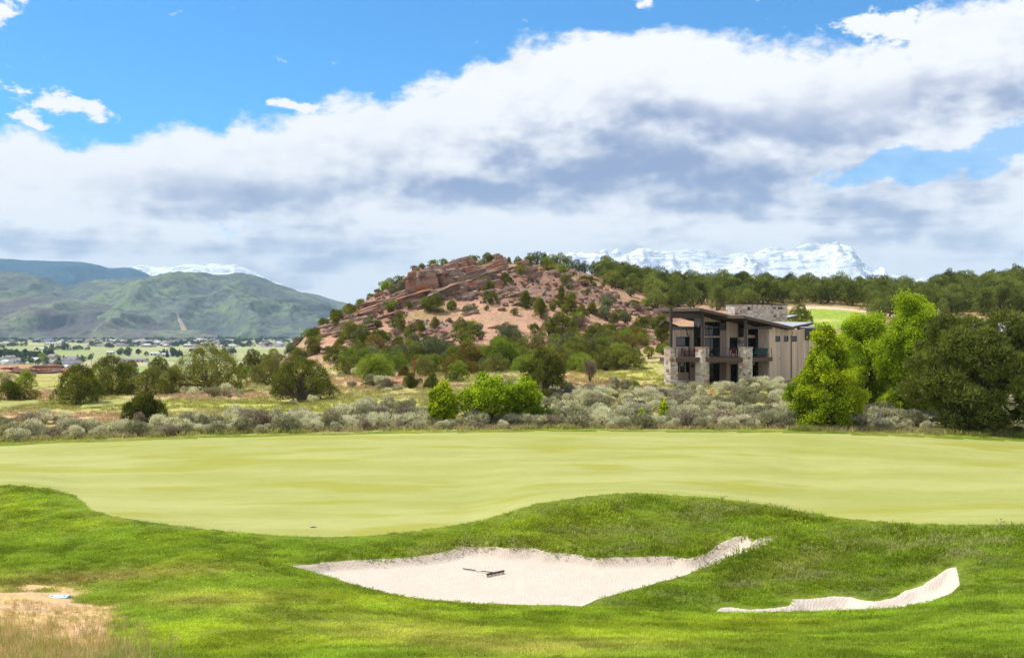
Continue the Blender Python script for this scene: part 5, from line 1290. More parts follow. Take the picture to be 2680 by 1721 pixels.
# core of the building behind the fronts
hpart('building_core', boxes_mesh('building_core', [(xC + .05, hx(2150, -4.95) - .05, -4.6, 7.8, -.2, roofz2(xE) - .5), (xn + .26, xC + .04, yn + .3, yr_ + .28, -.2, roofz2(xC) - .6), (xr_ + .28, xC + .04, yr_ + .3, yg + .28, -.2, roofz1(xn + 1) - .6), (xg + .28, xC + .04, yg + .3, YW5 + .26, -.2, roofz2(xC) - .6)], M_SOFFIT))
hpart('wing_core', prism_mesh('wing_core', [(hx(1758.5, YW5 + .28), YW5 + .28), (xC + .04, YW5 + .28), (xC + .04, 8), (hx(1764, 8), 8)], -.2, hz(861, 0, 5), M_SOFFIT))
# posts and header beams that carry the roofs
py1 = -2.45; px1 = hx(1838, py1); py2 = YW5 - 1.6; px2 = hx(1756, py2); px3, py3 = hx(1951, -5.25), -5.25
for (x_, y_, zt) in ((px1, py1, roofz1(px1) - .38), (px2, py2, roofz1(px2) - .38), (px3, py3, roofz2(px3) - .38)):
    hpart('post', box_mesh('post', x_ - .13, x_ + .13, y_ - .13, y_ + .13, hz(908, x_, y_), zt, M_BRONZE))
hpart('header_beam', prism_mesh('header_beam', [(px1 - .10, py1 + .14), (px1 + .10, py1 + .14), (px2 + .10, py2 - .14), (px2 - .10, py2 - .14)], roofz1(px1) - 1.0, roofz1(px1) - .5, M_BRONZE))
hpart('header_beam', box_mesh('header_beam', px3 + .14, xC, py3 - .10, py3 + .10, roofz2(xC) - .75, roofz2(xC) - .47, M_BRONZE))

# --- deck
deck_poly = [(px2 - .3, YW5 - .03), (px2 - .3, py2 - .2), (px1 - .3, py1 - .35), (px3 - .35, py3 - .3), (xC - .14, py3 - .3), (xC - .14, yn - .03), (xn - .03, yn - .03), (xn - .03, yr_ - .03), (xr_ - .03, yr_ - .03), (xr_ - .03, yg - .03), (xg - .03, yg - .03), (xg - .03, YW5 - .03), (px2, YW5 - .03)]
hpart('deck', prism_mesh('deck', deck_poly, ZDB, ZD, M_FASCIA))
def railing(pts):
    rl = empty('railing', (0, 0, ZD), 0, house)
    for (a, b) in zip(pts[:-1], pts[1:]):
        a = np.array(a); b = np.array(b); L_ = np.linalg.norm(b - a); k = max(1, int(round(L_ / 1.3)))
        for i in range(k + 1):
            p_ = a + (b - a) * i / k; link('post', RAILPOST, rl, (p_[0], p_[1], 0))
        an = math.atan2(b[1] - a[1], b[0] - a[0])
        for j, hh in enumerate((.15, .30, .45, .60, .75, 1.0)):
            o = link('rail' if hh == 1.0 else 'cable', RAILBAR if hh == 1.0 else CABLE, rl, (a[0], a[1], hh), (0, 0, an)); o.scale = (L_, 1, 1)
RAILPOST = box_mesh('post', -.022, .022, -.022, .022, 0, 1.02, M_STEEL); RAILBAR = box_mesh('rail', 0, 1, -.025, .025, -.015, .015, M_STEEL); CABLE = box_mesh('cable', 0, 1, -.007, .007, -.007, .007, M_STEEL)
railing([(px2 + .1, py2 - .6), (px1 - .3, py1 + .6)]); railing([(px1 + .1, py1 - .62), (px3 - .2, py3 + .6)]); railing([(px3 + .6, py3 - .2), (xC - .2, py3 - .2)])
# --- stone pillars and the stone chimney, stone by stone
def stone_mesh(seed):
    r = random.Random(seed); bm = bmesh.new(); bmesh.ops.create_cube(bm, size=1.0)
    for v in bm.verts:
        v.co += Vector((.5, .5, .5))
        v.co.y += r.uniform(-.25, .18) * (1 if v.co.y < .5 else 0)
    bmesh.ops.bevel(bm, geom=list(bm.edges), offset=.06, segments=1, affect='EDGES')
    me = bpy.data.meshes.new('stone'); bm.to_mesh(me); bm.free(); me.materials.append(M_STONE); return me
STONES = [stone_mesh(k) for k in range(6)]
def clad(parent, ox, oy, rot, length, z0, z1, seed, hmin=.20, hmax=.36, skip=()):
    r = random.Random(seed); z = z0; c, s_ = math.cos(rot), math.sin(rot)
    while z < z1 - .05:
        hh = min(r.uniform(hmin, hmax), z1 - z); hh = hh if z1 - z - hh > .12 else z1 - z
        x = 0.0
        while x < length - .02:
            w_ = min(r.uniform(.24, .62), length - x); w_ = w_ if length - x - w_ > .16 else length - x
            if not any(a < x + w_ / 2 < b and p < z + hh / 2 < q for (a, b, p, q) in skip):
                o = link('stone', STONES[r.randrange(6)], parent, (ox + x * c + .008 * c, oy + x * s_ + .008 * s_, z + .008), (0, 0, rot)); o.scale = (w_ - .016, .075, hh - .016)
            x += w_
        z += hh
def pillar(cx, cy, half, z0, z1, seed):
    o = hpart('pillar', box_mesh('pillar', cx - half + .06, cx + half - .06, cy - half + .06, cy + half - .06, z0, z1, M_MORTAR))
    L_ = half * 2
    clad(o, cx - half, cy - half, 0, L_, z0, z1, seed); clad(o, cx - half, cy + half, -math.pi / 2, L_, z0, z1, seed + 1)
    clad(o, cx + half, cy - half, math.pi / 2, L_, z0, z1, seed + 2); clad(o, cx + half, cy + half, math.pi, L_, z0, z1, seed + 3)
    link('capstone', box_mesh('capstone', cx - half - .06, cx + half + .06, cy - half - .06, cy + half + .06, z1 + .003, z1 + .09, M_STONE), o)
for k, (x_, y_) in enumerate(((px1, py1), (px2, py2), (px3, py3))):
    pillar(x_, y_, .55, -.5, hz(910, x_, y_), 10 * k + 1)
yc = 3.6; xc0, xc1 = hx(1923, yc), hx(2061, yc); zc0, zc1 = 4.4, hz(797, (xc0 + xc1) / 2, yc)
ch = hpart('chimney', box_mesh('chimney', xc0 + .06, xc1 - .06, yc + .06, yc + 1.5, zc0, zc1 - .02, M_MORTAR))
vents = [(hx(1954, yc) - xc0, hx(1966, yc) - xc0, hz(809, 3, yc), hz(801, 3, yc)), (hx(2037, yc) - xc0, hx(2048, yc) - xc0, hz(809, 5, yc), hz(801, 5, yc))]
clad(ch, xc0, yc, 0, xc1 - xc0, zc0, zc1, 77, skip=vents); clad(ch, xc0, yc + 1.56, -math.pi / 2, 1.56, zc0, zc1, 78); clad(ch, xc1, yc, math.pi / 2, 1.56, zc0, zc1, 79)
for (a, b, p, q) in vents: link('vent', box_mesh('vent', xc0 + a, xc0 + b, yc + .045, yc + .10, p, q, M_STEEL), ch)
link('cap', box_mesh('cap', xc0 - .08, xc1 + .08, yc - .08, yc + 1.62, zc1 + .003, zc1 + .07, M_BRONZE), ch)
fl = hpart('flue', box_mesh('flue', xn + .03, xn + .22, yn + .05, yr_ - .01, -.2, 5.3, M_MORTAR)); clad(fl, xn - .045, yr_ - .01, -math.pi / 2, yr_ - yn - .03, -.2, 5.3, 90)
# --- gutters, lamp, patio, planter, dark screen at the right
def pipe(pts, rad=.045):
    tv, tf = tube([[p_ + (rad,) for p_ in pts]], 6); return make_mesh('downspout', tv, tf, M_STEEL)
xq = hx(2071, -5.05); hpart('downspout', pipe([(xE - .05, -5.3, roofz2(xE) - .4), (xq + .25, -5.06, roofz2(xE) - .75), (xq, -5.06, roofz2(xE) - 1.0), (xq, -5.06, -.2)]))
yp = YW5 - .09; xq = hx(1804, yp); hpart('downspout', pipe([(hx(1786, 4), 4, hz(858, 0, 4)), (hx(1797, yp), yp, hz(862, 0, yp)), (hx(1799, yp), yp, hz(876, 0, yp)), (xq, yp, hz(880, 0, yp)), (xq, yp, -.2)]))
hpart('wall_lamp', box_mesh('wall_lamp', hx(1811, YW5) - .07, hx(1811, YW5) + .07, YW5 - .2, YW5 - .01, ZDB - .75, ZDB - .45, M_STEEL))
hpart('patio', prism_mesh('patio', [(px2, YW5 - .05), (px1, py1), (px3, -4.4), (xC - .2, -4.4), (xC - .2, yn - .05), (xn - .05, yr_ - .05), (xr_ - .05, yg - .05), (xg - .05, YW5 - .05)], -.35, .02, M_CONC))
YP = YW5 - 2.6
hpart('planter', boxes_mesh('planter', [(hx(1762, YP), hx(1790, YP), YP - .4, YP + .5, -.4, .42)], M_MORTAR))
pl_ = bpy.data.objects['planter']; clad(pl_, hx(1762, YP) - .02, YP - .45, 0, hx(1790, YP) - hx(1762, YP), -.4, .40, 55)
link('planter_cap', box_mesh('planter_cap', hx(1762, YP) - .08, hx(1790, YP) + .06, YP - .5, YP + .56, .423, .48, M_CONC), pl_)
yd = -4.4
hpart('dark_screen', boxes_mesh('dark_screen', [(hx(2096, yd), hx(2118, yd), yd - .75, yd - .70, hz(890, 7, yd), hz(858, 7, yd)), (hx(2120, yd), hx(2153, yd), yd - .80, yd + 2, hz(892, 8, yd), hz(857, 8, yd))], M_STEEL))
hpart('glass_canopy', prism_mesh('glass_canopy', [(hx(2096, yd), yd - .8), (hx(2156, yd), yd - .8), (hx(2150, yd), yd + 2.4), (hx(2100, yd), yd + 2.4)], lambda x, y: hz(857, 8, yd) + .05 + .12 * (y - yd), lambda x, y: hz(857, 8, yd) + .10 + .12 * (y - yd), M_SEAM))

# --- furniture on the deck (things of their own)
def hw(x, y, z): return (HA[0] + x * HC - y * HS, HA[1] + x * HS + y * HC, HZ + z)
M_RUST = plain('dark red wicker', (.10, .035, .03), .8); M_TEAL = plain('teal canvas', (.010, .13, .125), .8); M_RED = plain('red cushion', (.16, .012, .018), .8)
def chair(x, y, rz, label, seat_m, grp=None):
    e = empty('patio_chair', hw(x, y, ZD + .004), TH + rz); tag(e, label, 'chair', grp)
    link('seat', box_mesh('seat', -.25, .25, -.25, .25, .40, .47, seat_m, .015), e); link('backrest', box_mesh('backrest', -.25, .25, .20, .26, .473, .98, seat_m, .015), e)
    for a in (-.22, .22):
        for b in (-.22, .22): link('leg', box_mesh('leg', a - .02, a + .02, b - .02, b + .02, 0, .398, M_STEEL), e)
    for a in (-.275, .275): link('armrest', box_mesh('armrest', a - .022, a + .022, -.22, .2, .62, .66, M_STEEL), e)
ty = YW5 - 1.0; tx = hx(1812, ty)
e = empty('dining_table', hw(tx, ty, ZD + .004), TH); tag(e, 'dark dining table on the deck behind the middle stone pillar', 'table')
link('table_top', box_mesh('table_top', -.9, .9, -.5, .5, .70, .75, M_RUST, .01), e)
for a in (-.8, .8):
    for b in (-.4, .4): link('leg', box_mesh('leg', a - .03, a + .03, b - .03, b + .03, 0, .698, M_STEEL), e)
chair(tx - 1.25, ty, math.pi / 2, 'dark red patio chair at the left end of the dining table', M_RUST, 'chairs round the deck table')
chair(tx - .4, ty - .85, math.pi, 'dark red patio chair on the near side of the dining table', M_RUST, 'chairs round the deck table')
chair(tx + 1.25, ty, -math.pi / 2, 'dark red patio chair at the right end of the dining table', M_RUST, 'chairs round the deck table')
chair(hx(1918, -2.4), -2.5, math.pi * .8, 'bright red deck chair behind the railing', M_RED)
chair(hx(1934, -3.3), -3.4, -.6, 'dark deck chair left of the last stone pillar', M_RUST)
def lounger(x, y, rz, label):
    e = empty('sun_lounger', hw(x, y, ZD + .004), TH + rz); tag(e, label, 'sun lounger', 'loungers on the deck')
    link('frame', boxes_mesh('frame', [(-.9, .9, -.32, -.28, .28, .33), (-.9, .9, .28, .32, .28, .33), (-.9, -.86, -.28, .28, .28, .33), (.86, .9, -.28, .28, .28, .33)], M_RUST), e)
    for a in (-.8, .8):
        for b in (-.3, .3): link('leg', box_mesh('leg', a - .025, a + .025, b - .02, b + .02, 0, .278, M_RUST), e)
    link('cushion', box_mesh('cushion', -.88, .1, -.27, .27, .335, .42, M_TEAL, .03), e)
    pr_ = make_mesh('backrest', np.array([(.1, -.27, .34), (.1, .27, .34), (.1, .27, .44), (.1, -.27, .44), (.72, -.27, .93), (.72, .27, .93), (.66, .27, 1.0), (.66, -.27, 1.0), (.98, -.27, .90), (.98, .27, .90), (.95, .27, .98), (.95, -.27, .98)], float),
        [[0, 1, 2, 3], [0, 4, 5, 1], [3, 2, 6, 7], [0, 3, 7, 4], [1, 5, 6, 2], [4, 8, 9, 5], [7, 6, 10, 11], [4, 7, 11, 8], [5, 9, 10, 6], [8, 11, 10, 9]], M_TEAL, False)
    link('backrest', pr_, e)
lounger(hx(1999, -4.7) - .1, -4.55, .05, 'teal sun lounger at the near edge of the deck by the plank wall'); lounger(hx(1978, -3.9), -3.78, .05, 'teal sun lounger behind the other, close to the window')

# ------------------------------------------------------------------ neighbouring building whose metal roof shows between the trees
nb_ = empty('neighbour_building', at(2560, 158), R(8)); tag(nb_, 'low building with pale metal roof behind the great juniper', 'building')
bz = nb_.location.z
def nz(v): return -(v - CV) / F * 158 - bz
zr, ze = nz(842), nz(866)
link('wall', boxes_mesh('wall', [(-6.6, 9.4, -2.6, 3.6, -.6, ze - .12)], M_PLANK), nb_)
rf = link('roof', make_mesh('roof', np.array([(-7.3, -3.4, ze), (10, -3.4, ze), (10, .4, zr), (-5.4, .4, zr), (-7.3, 4.4, ze), (10, 4.4, ze), (-7.3, -3.4, ze - .22), (10, -3.4, ze - .22), (-7.3, 4.4, ze - .22), (10, 4.4, ze - .22)], float),
     [[0, 1, 2, 3], [3, 2, 5, 4], [0, 3, 4], [6, 7, 1, 0], [4, 5, 9, 8], [0, 4, 8, 6], [1, 7, 9, 5, 2]], M_SEAM, False), nb_)
for k in range(26): link('seam', box_mesh('seam', -.02, .02, 0, math.hypot(3.8, zr - ze), .0, .05, M_SEAM), rf, (-5.2 + k * .58, -3.4, ze + .004), (math.atan2(zr - ze, 3.8), 0, 0))
for k in range(5):
    w_ = link('window', boxes_mesh('window', [(-5 + k * 3, -3.6 + k * 3, -2.66, -2.602, 1.0, ze - .9)], M_STEEL), nb_)
    link('pane', box_mesh('pane', -4.93 + k * 3, -3.67 + k * 3, -2.69, -2.663, 1.07, ze - .97, M_GLASS), w_)
# ------------------------------------------------------------------ rocks of the hill
def mk_rock():
    m, g, out = new_mat('layered sandstone')
    tc = g.node('ShaderNodeTexCoord').outputs['Object']; rn = g.node('ShaderNodeObjectInfo').outputs['Random']
    sx = g.node('ShaderNodeSeparateXYZ'); g.put(sx.inputs[0], tc)
    lv = g.math('ADD', g.math('MULTIPLY', sx.outputs[2], 1.0), g.math('MULTIPLY', g.noise(tc, 1.2, 3), .35))
    bands = g.noise(g.combine(g.math('MULTIPLY', rn, 9.0), 0.0, lv), 5.0, 4, 0.7)
    base = g.mix(g.ramp(rn, 0.25, 0.8), c4((0.38, 0.14, 0.072)), c4((0.32, 0.215, 0.16)))
    c = g.mix(g.ramp(bands, 0.36, 0.62), base, c4((0.31, 0.235, 0.185)))
    c = g.mix(g.ramp(g.noise(tc, 2.4, 6, .65), 0.46, 0.66), c, c4((0.12, 0.09, 0.072)))
    n = g.noise(tc, 4.0, 6, .65)
    principled(g, out, c, 0.95, g.math('ADD', n, g.math('MULTIPLY', bands, 1.5)), 0.8, 0.12, 0.05); return m
M_ROCK = mk_rock()
def rock_mesh(seed, layers=5, chunky=False):
    """a block of tilted layers: rings of an irregular outline, each layer set in or out of the one below"""
    r = np.random.default_rng(seed); n = 11; V = []; Fc = []
    base = 1 + .28 * r.normal(size=n); an = np.sort(np.linspace(0, 6.283, n, endpoint=False) + r.normal(0, .12, n)); base = np.clip(base, .6, 1.45)
    zs = np.concatenate([[0], np.cumsum(.35 + r.random(layers))]); zs = zs / zs[-1]
    rings = []
    for k in range(layers):
        inn = (1 - .16 * (k / layers) ** 2) * (1 + r.normal(0, .06)); off = r.normal(0, .05, 2); jit = 1 + r.normal(0, .06, n)
        for zz, sc in ((zs[k] + .02, inn * .93), (zs[k] + (zs[k + 1] - zs[k]) * .25, inn), (zs[k + 1] - .02, inn * (.98 if k < layers - 1 else .82))):
            rings.append(np.stack([np.cos(an) * base * jit * sc * .5 + off[0], np.sin(an) * base * jit * sc * .5 + off[1], np.full(n, zz) + r.normal(0, .012, n)], 1))
    V = np.concatenate(rings + [np.array([[0, 0, 1.0 + .03 * r.random()]])]); nr = len(rings)
    for i in range(nr - 1):
        for k in range(n): Fc.append([i * n + k, i * n + (k + 1) % n, (i + 1) * n + (k + 1) % n, (i + 1) * n + k])
    for k in range(n): Fc.append([(nr - 1) * n + k, (nr - 1) * n + (k + 1) % n, nr * n])
    return make_mesh('rock', V, Fc, M_ROCK, False)
ROCKS = [rock_mesh(700 + k, 3 + k % 4) for k in range(10)]
rr = np.random.default_rng(9)
def put_rock(u, v, w, h, tilt=None, name='rock', sink=.3, depth=.8, long=1.0):
    """a block w picture units wide and h high whose foot is at (u, v) on the hill"""
    x, y, z = spot(u, v, 165, 300); W = w / F * y; H = h / F * y
    o = link(name, ROCKS[int(rr.integers(10))], o_hill, (x, y + W * .2, z - H * sink), (rr.normal(0, .05), R(-15) + rr.normal(0, .05) if tilt is None else tilt, rr.normal(0, .16)))
    o.scale = (W * long, W * depth, H * (1 + sink)); return o
bands = [([(1080, 742), (1130, 728), (1180, 716), (1240, 702)], 30, 34, 9), ([(1083, 770), (1130, 758), (1180, 746), (1240, 732), (1290, 722)], 40, 32, 10), ([(1030, 772), (1075, 780), (1130, 782), (1190, 770), (1250, 756), (1310, 742)], 44, 26, 12),
         ([(1000, 802), (1050, 804), (1110, 806), (1160, 796), (1220, 778)], 42, 20, 9), ([(880, 862), (930, 832), (980, 806), (1010, 790)], 50, 14, 9), ([(920, 872), (970, 850), (1020, 832), (1070, 824)], 46, 12, 8),
         ([(850, 884), (900, 868), (950, 858)], 44, 12, 6), ([(1250, 706), (1300, 694), (1350, 700), (1390, 712)], 30, 18, 9), ([(1300, 680), (1318, 682)], 26, 24, 3), ([(1330, 750), (1350, 780), (1370, 800), (1390, 815)], 34, 18, 8),
         ([(1250, 770), (1300, 780), (1340, 760)], 26, 14, 8), ([(1400, 716), (1450, 722), (1500, 730), (1520, 742)], 30, 14, 10), ([(1420, 745), (1500, 760), (1580, 770), (1640, 790)], 22, 9, 10), ([(1560, 800), (1620, 812), (1690, 806), (1720, 790)], 22, 9, 10),
         ([(1500, 850), (1560, 860), (1640, 866)], 24, 10, 10), ([(1190, 812), (1260, 820), (1330, 812)], 24, 9, 8), ([(700, 960), (760, 942), (800, 928), (850, 910)], 40, 10, 8), ([(1290, 862), (1330, 856), (1360, 858)], 18, 8, 6), ([(650, 1000), (690, 992)], 40, 9, 3)]
nrk = 0
for pts, w, h, k in bands:
    P_ = np.array(pts, float)
    for i in range(int(k * (1.25 if P_[:, 1].mean() < 790 and P_[:, 0].mean() < 1330 else .7))):
        t = rr.random() * (len(P_) - 1); a = int(t); q = P_[a] + (P_[a + 1] - P_[a]) * (t - a) + rr.normal(0, (6, 4))
        put_rock(q[0], q[1], w * (.55 + .9 * rr.random()), h * (.45 + .55 * rr.random()), sink=.85 if q[0] < 1075 else .5, long=1.7 if q[0] < 1300 else 1.3); nrk += 1
# the bold cliff block that ends the summit ridge, and the topmost rocks
for (u, v, w, h) in ((1096, 774, 46, 66), (1124, 770, 52, 62), (1156, 760, 54, 54), (1190, 748, 54, 46), (1222, 736, 50, 38), (1100, 724, 40, 14), (1309, 692, 22, 24), (1302, 692, 22, 14), (1322, 692, 18, 14), (1253, 702, 26, 18), (1180, 704, 50, 14)):
    put_rock(u, v, w, h, R(-8)); nrk += 1
for i in range(16): put_rock(5 + 150 * rr.random(), 976 + rr.normal(0, 6), 34 * (.6 + rr.random()), 9 * (.6 + .6 * rr.random()), R(-3)); nrk += 1
while nrk < 280:
    u = 840 + 880 * rr.random(); d = 195 + 85 * rr.random(); x, y, z = at(u, d); iy = np.searchsorted(D, d); iu = int((u - U[0]) / 6)
    if rocky[iy, iu] < .35 + .4 * rr.random(): continue
    v = CV - F * z / y; put_rock(u, v, 8 + 10 * rr.random(), 3 + 4 * rr.random(), sink=.5, long=1.5); nrk += 1
# loose stones too small to tell apart
n = 1800; u = 830 + 900 * rng.random(n); d = 190 + 95 * rng.random(n); x = (u - CU) / F * d
iy = np.searchsorted(D, d); iu = ((u - U[0]) / 6).astype(int); ok = rocky[iy, iu] + .25 * rng.random(n) > .45; x, d = x[ok], d[ok]; n = len(x); s_ = .25 + .75 * rng.random(n) ** 2
ob = scatter('rubble', np.stack([x, d, zat(x, d) - .05], 1), np.stack([rng.normal(0, .2, n), -.28 + rng.normal(0, .2, n), rng.random(n) * 6.28], 1), np.stack([s_ * 1.5, s_ * 1.2, s_ * .8], 1), rng.integers(0, 10, n), np.ones((n, 3)), ROCKS)
ob.parent = o_hill; del_keys = [k for k in ('label', 'category') if k in ob.keys()]
for k in del_keys: del ob[k]

# ------------------------------------------------------------------ the town in the valley
WALLS = [plain('town wall %d' % i, c, .85, var=.12, scale=.2) for i, c in enumerate([(.62, .58, .52), (.50, .44, .38), (.70, .68, .65), (.42, .33, .28)])]
ROOFS = [plain('town roof %d' % i, c, .85, var=.15, scale=.3) for i, c in enumerate([(.20, .19, .21), (.26, .22, .21), (.55, .54, .54), (.24, .18, .155)])]
M_TGLASS = plain('town window', (.05, .06, .07), .3)
def gable(name, L, Wd, H, rise, over, wm, rm, hip=0.0):
    a, b = L / 2, Wd / 2; ao, bo = a + over, b + over
    V = [(-a, -b, 0), (a, -b, 0), (a, b, 0), (-a, b, 0), (-a, -b, H), (a, -b, H), (a, b, H), (-a, b, H), (-a * (1 - hip), 0, H + rise * .9), (a * (1 - hip), 0, H + rise * .9)]
    Fw = [[0, 1, 5, 4], [2, 3, 7, 6], [1, 2, 6, 9, 5], [3, 0, 4, 8, 7]]
    k = len(V); e_ = .25
    V += [(-ao, -bo, H - e_), (ao, -bo, H - e_), (ao, bo, H - e_), (-ao, bo, H - e_), (-ao * (1 - hip), 0, H + rise), (ao * (1 - hip), 0, H + rise)]
    V += [(-ao, -bo, H), (ao, -bo, H), (ao, bo, H), (-ao, bo, H)]
    Fr = [[k + 6, k + 7, k + 5, k + 4], [k + 8, k + 9, k + 4, k + 5], [k, k + 1, k + 7, k + 6], [k + 2, k + 3, k + 9, k + 8], [k + 1, k + 2, k + 8, k + 5, k + 7], [k + 3, k, k + 6, k + 4, k + 9]]
    me = make_mesh(name, np.array(V, float), Fw + Fr, wm, False); me.materials.append(rm)
    for i, p_ in enumerate(me.polygons): p_.material_index = 0 if i < len(Fw) else 1
    return me
def valley(u, v): d = -VALLEY * F / (v - CV); return ((u - CU) / F * d, d, VALLEY)
TR = np.random.default_rng(31)
TV = [gable('town house', L, Wd, H, rs, .5, WALLS[i % 4], ROOFS[(i * 3 + 1) % 4], hp) for i, (L, Wd, H, rs, hp) in enumerate([(15, 10, 4.5, 2.6, 0), (18, 11, 5.5, 3.0, .35), (13, 9, 3.4, 2.2, 0), (20, 12, 6, 3.2, .3), (12, 10, 5.5, 2.5, 0), (24, 11, 4, 2.2, .1), (16, 12, 5, 3.2, .4)])]
# near houses, with doors and windows
NEARH = [(2, 949, 'grey-roofed house at the left edge of the valley town', 15, 0, 0), (18, 956, 'low white house at the left edge above the red bank', 17, 2, 2), (27, 944, 'tan-walled house behind the low white one, near the left edge', 16, 1, 1), (44, 952, 'dark grey roofed house left of the bright green trees', 20, 1, 0),
         (95, 949, 'pale house with a light roof among bright green trees', 17, 2, 2), (140, 943, 'large grey-roofed house behind the others, middle of the near row', 24, 1, 1), (136, 957, 'grey-roofed house with pale walls right of the bright green trees', 26, 2, 1), (190, 950, 'big stepped grey roof house, highest of the near row', 28, 0, 0), (182, 964, 'nearest grey gabled house above the dense dark juniper', 24, 2, 0),
         (168, 968, 'pale low house at the foot of the near row', 15, 0, 2)]
for i, (u, v, lab, L, wi, ri) in enumerate(NEARH):
    x, y, z = valley(u, v); e = empty('town_house', (x, y, z), R(TR.uniform(-40, 40))); tag(e, lab, 'house', 'near row of valley houses')
    H = 4.2 + (i % 3); W_ = L * .62
    link('wall', boxes_mesh('wall', [(-L / 2, L / 2, -W_ / 2, W_ / 2, -1, H), (L * .1, L * .45, -W_ / 2 - 4, -W_ / 2, -1, H - .8)], WALLS[wi]), e)
    rf = link('roof', gable('roof', L, W_, .1, W_ * .30, .7, WALLS[wi], ROOFS[ri], .25), e, (0, 0, H)); link('gable_roof', gable('gable_roof', W_ * .6 + 4, L * .35, .1, 2.4, .6, WALLS[wi], ROOFS[ri]), rf, (L * .275, -2.4, -.7), (0, 0, math.pi / 2))
    for k in range(4):
        w_ = link('window', box_mesh('window', -L * .45 + k * L * .13, -L * .45 + k * L * .13 + 1.2, -W_ / 2 - .12, -W_ / 2 - .02, 1.2, 2.7, M_TGLASS), e)
    link('garage_door', box_mesh('garage_door', L * .16, L * .39, -W_ / 2 - 4.12, -W_ / 2 - 4.02, -.5, 2.4, WALLS[0]), e)
BIG = [((120, 177), 901.5, 6, 'long low white-roofed warehouse across the valley, with dark doors', 2), ((8, 38), 901.5, 6, 'pale flat-roofed building at the left edge of the fields', 2), ((125, 190), 895, 6, 'long tan industrial building in the town, leftmost of its row', 1), ((196, 216), 896, 8, 'tan block building in the middle of the town', 1), ((224, 250), 896.5, 8, 'reddish block building right of the tan one in town', 3),
       ((230, 340), 905.5, 3, 'very long low red-brown shed at the near edge of town', 3), ((90, 116), 916, 4, 'white barn left of the farm trees in the fields', 2), ((176, 190), 916, 6, 'small dark-roofed farmhouse among the field trees', 0), ((280, 298), 926, 4, 'white barn standing alone in the green field', 2), ((394, 418), 929, 4, 'white shed among the dark conifers in the fields', 2),
       ((282, 322), 946, 4, 'large brick-roofed building behind the junipers, below the green field', 3), ((325, 385), 947, 4, 'large grey-roofed gabled building beside the brick-roofed one', 0), ((425, 445), 933, 5, 'white-walled shed right of the conifers', 2), ((560, 620), 908, 4, 'long pale shed at the near edge of the distant town', 2), ((820, 860), 905, 6, 'pale building beside the hill at the right end of town', 2)]
for i, ((u0, u1), v, H, lab, ri) in enumerate(BIG):
    x0, y, z = valley(u0, v); x1 = valley(u1, v)[0]; L = x1 - x0
    e = empty('valley_building', ((x0 + x1) / 2, y, z), R(TR.uniform(-5, 5))); tag(e, lab, 'building')
    me = gable('building', L, min(22, max(9, L * .5)), H, 2.2 if H < 8 else 5, .5, WALLS[(2, 0, 1)[i % 3]] if ri != 3 else WALLS[1], ROOFS[ri]); link('building_shell', me, e)
    for k in range(int(max(2, min(8, L / 7)))): link('door', box_mesh('door', -L / 2 + 2 + k * L / max(2, min(8, L / 7)), -L / 2 + 4.5 + k * L / max(2, min(8, L / 7)), -min(22, max(9, L * .5)) / 2 - .15, -min(22, max(9, L * .5)) / 2 - .03, 0, H * .7, M_TGLASS), e)
cnt = 0
while cnt < 280:
    u = TR.uniform(-20, 870); v = 892 + 17 * TR.random() ** 1.1
    dn = fbm(np.array([u / 60]), np.array([v / 5]), 3, seed=55)[0]
    if u < 230 and v > 898: continue
    if dn < .44 + (.08 if v > 904 else 0): continue
    x, y, z = valley(u, v)
    if u < 300: lab, grp = 'tiny pale house of the far town %s the brown foothill' % ('below the left half of' if u < 150 else 'below the right half of'), 'far town houses at the left'
    elif u < 560: lab, grp = 'tiny pale house of the far town %s the landslide scar' % ('left of' if u < 440 else 'straight below' if u < 520 else 'right of'), 'far town houses in the middle'
    else: lab, grp = 'tiny pale house of the far town next to the hill', 'far town houses at the right'
    o = link('town_house', TV[int(TR.integers(7))], None, (x, y, z - .3), (0, 0, TR.random() * 6.28), TR.uniform(.8, 1.35) * (1.0 + .25 * (v < 897))); tag(o, lab, 'house', grp); cnt += 1

# ------------------------------------------------------------------ trees of the valley
M_VT = leaf_mat('valley tree foliage', (0.035, 0.060, 0.025), (0.12, 0.16, 0.06), .15, ob=.3)
M_VTB = leaf_mat('bright valley tree foliage', (0.12, 0.18, 0.02), (0.30, 0.36, 0.05), .3, ob=.2)
def vtree(seed, kind, mat=None):
    r = np.random.default_rng(seed)
    lo = conifer_lobes(r, 1, .5, 14) if kind == 'cone' else (jlobes(r, 1, .36, .05, 10, .3, 1.6) if kind == 'poplar' else jlobes(r, 1, .95, .1, 12, .2))
    return plant_meshes('valley tree', r, lo, 420, .13, mat or M_VT, M_BARKD, trunk_r=.025, stems=1, limbs=3, aspect=.6)
VT = {'cone': [vtree(800 + k, 'cone') for k in range(3)], 'poplar': [vtree(810 + k, 'poplar') for k in range(3)], 'round': [vtree(820 + k, 'round') for k in range(4)], 'bright': [vtree(830 + k, 'round', M_VTB) for k in range(2)]}
def vput(kind, u, v, h, lab, grp):
    ms = VT[kind][int(TR.integers(len(VT[kind])))]; x, y, z = valley(u, v); plant('valley_tree', ms, (x, y, z - .2), TR.random() * 6.28, h, lab, 'tree', grp)
for i in range(62): vput('poplar' if i % 3 else 'round', 140 * TR.random(), 934.5 + TR.normal(0, 1.8), TR.uniform(9, 16), 'dark tree in the long row crossing the valley at the left', 'long row of trees at the left')
for i in range(34): vput('round', TR.choice([330, 345, 360, 420, 450, 470, 500, 540, 590, 640, 600, 560]) + TR.normal(0, 14), 929 + TR.normal(0, 2.5), TR.uniform(8, 15), 'dark tree in the broken line along the valley fields', 'line of trees along the fields')
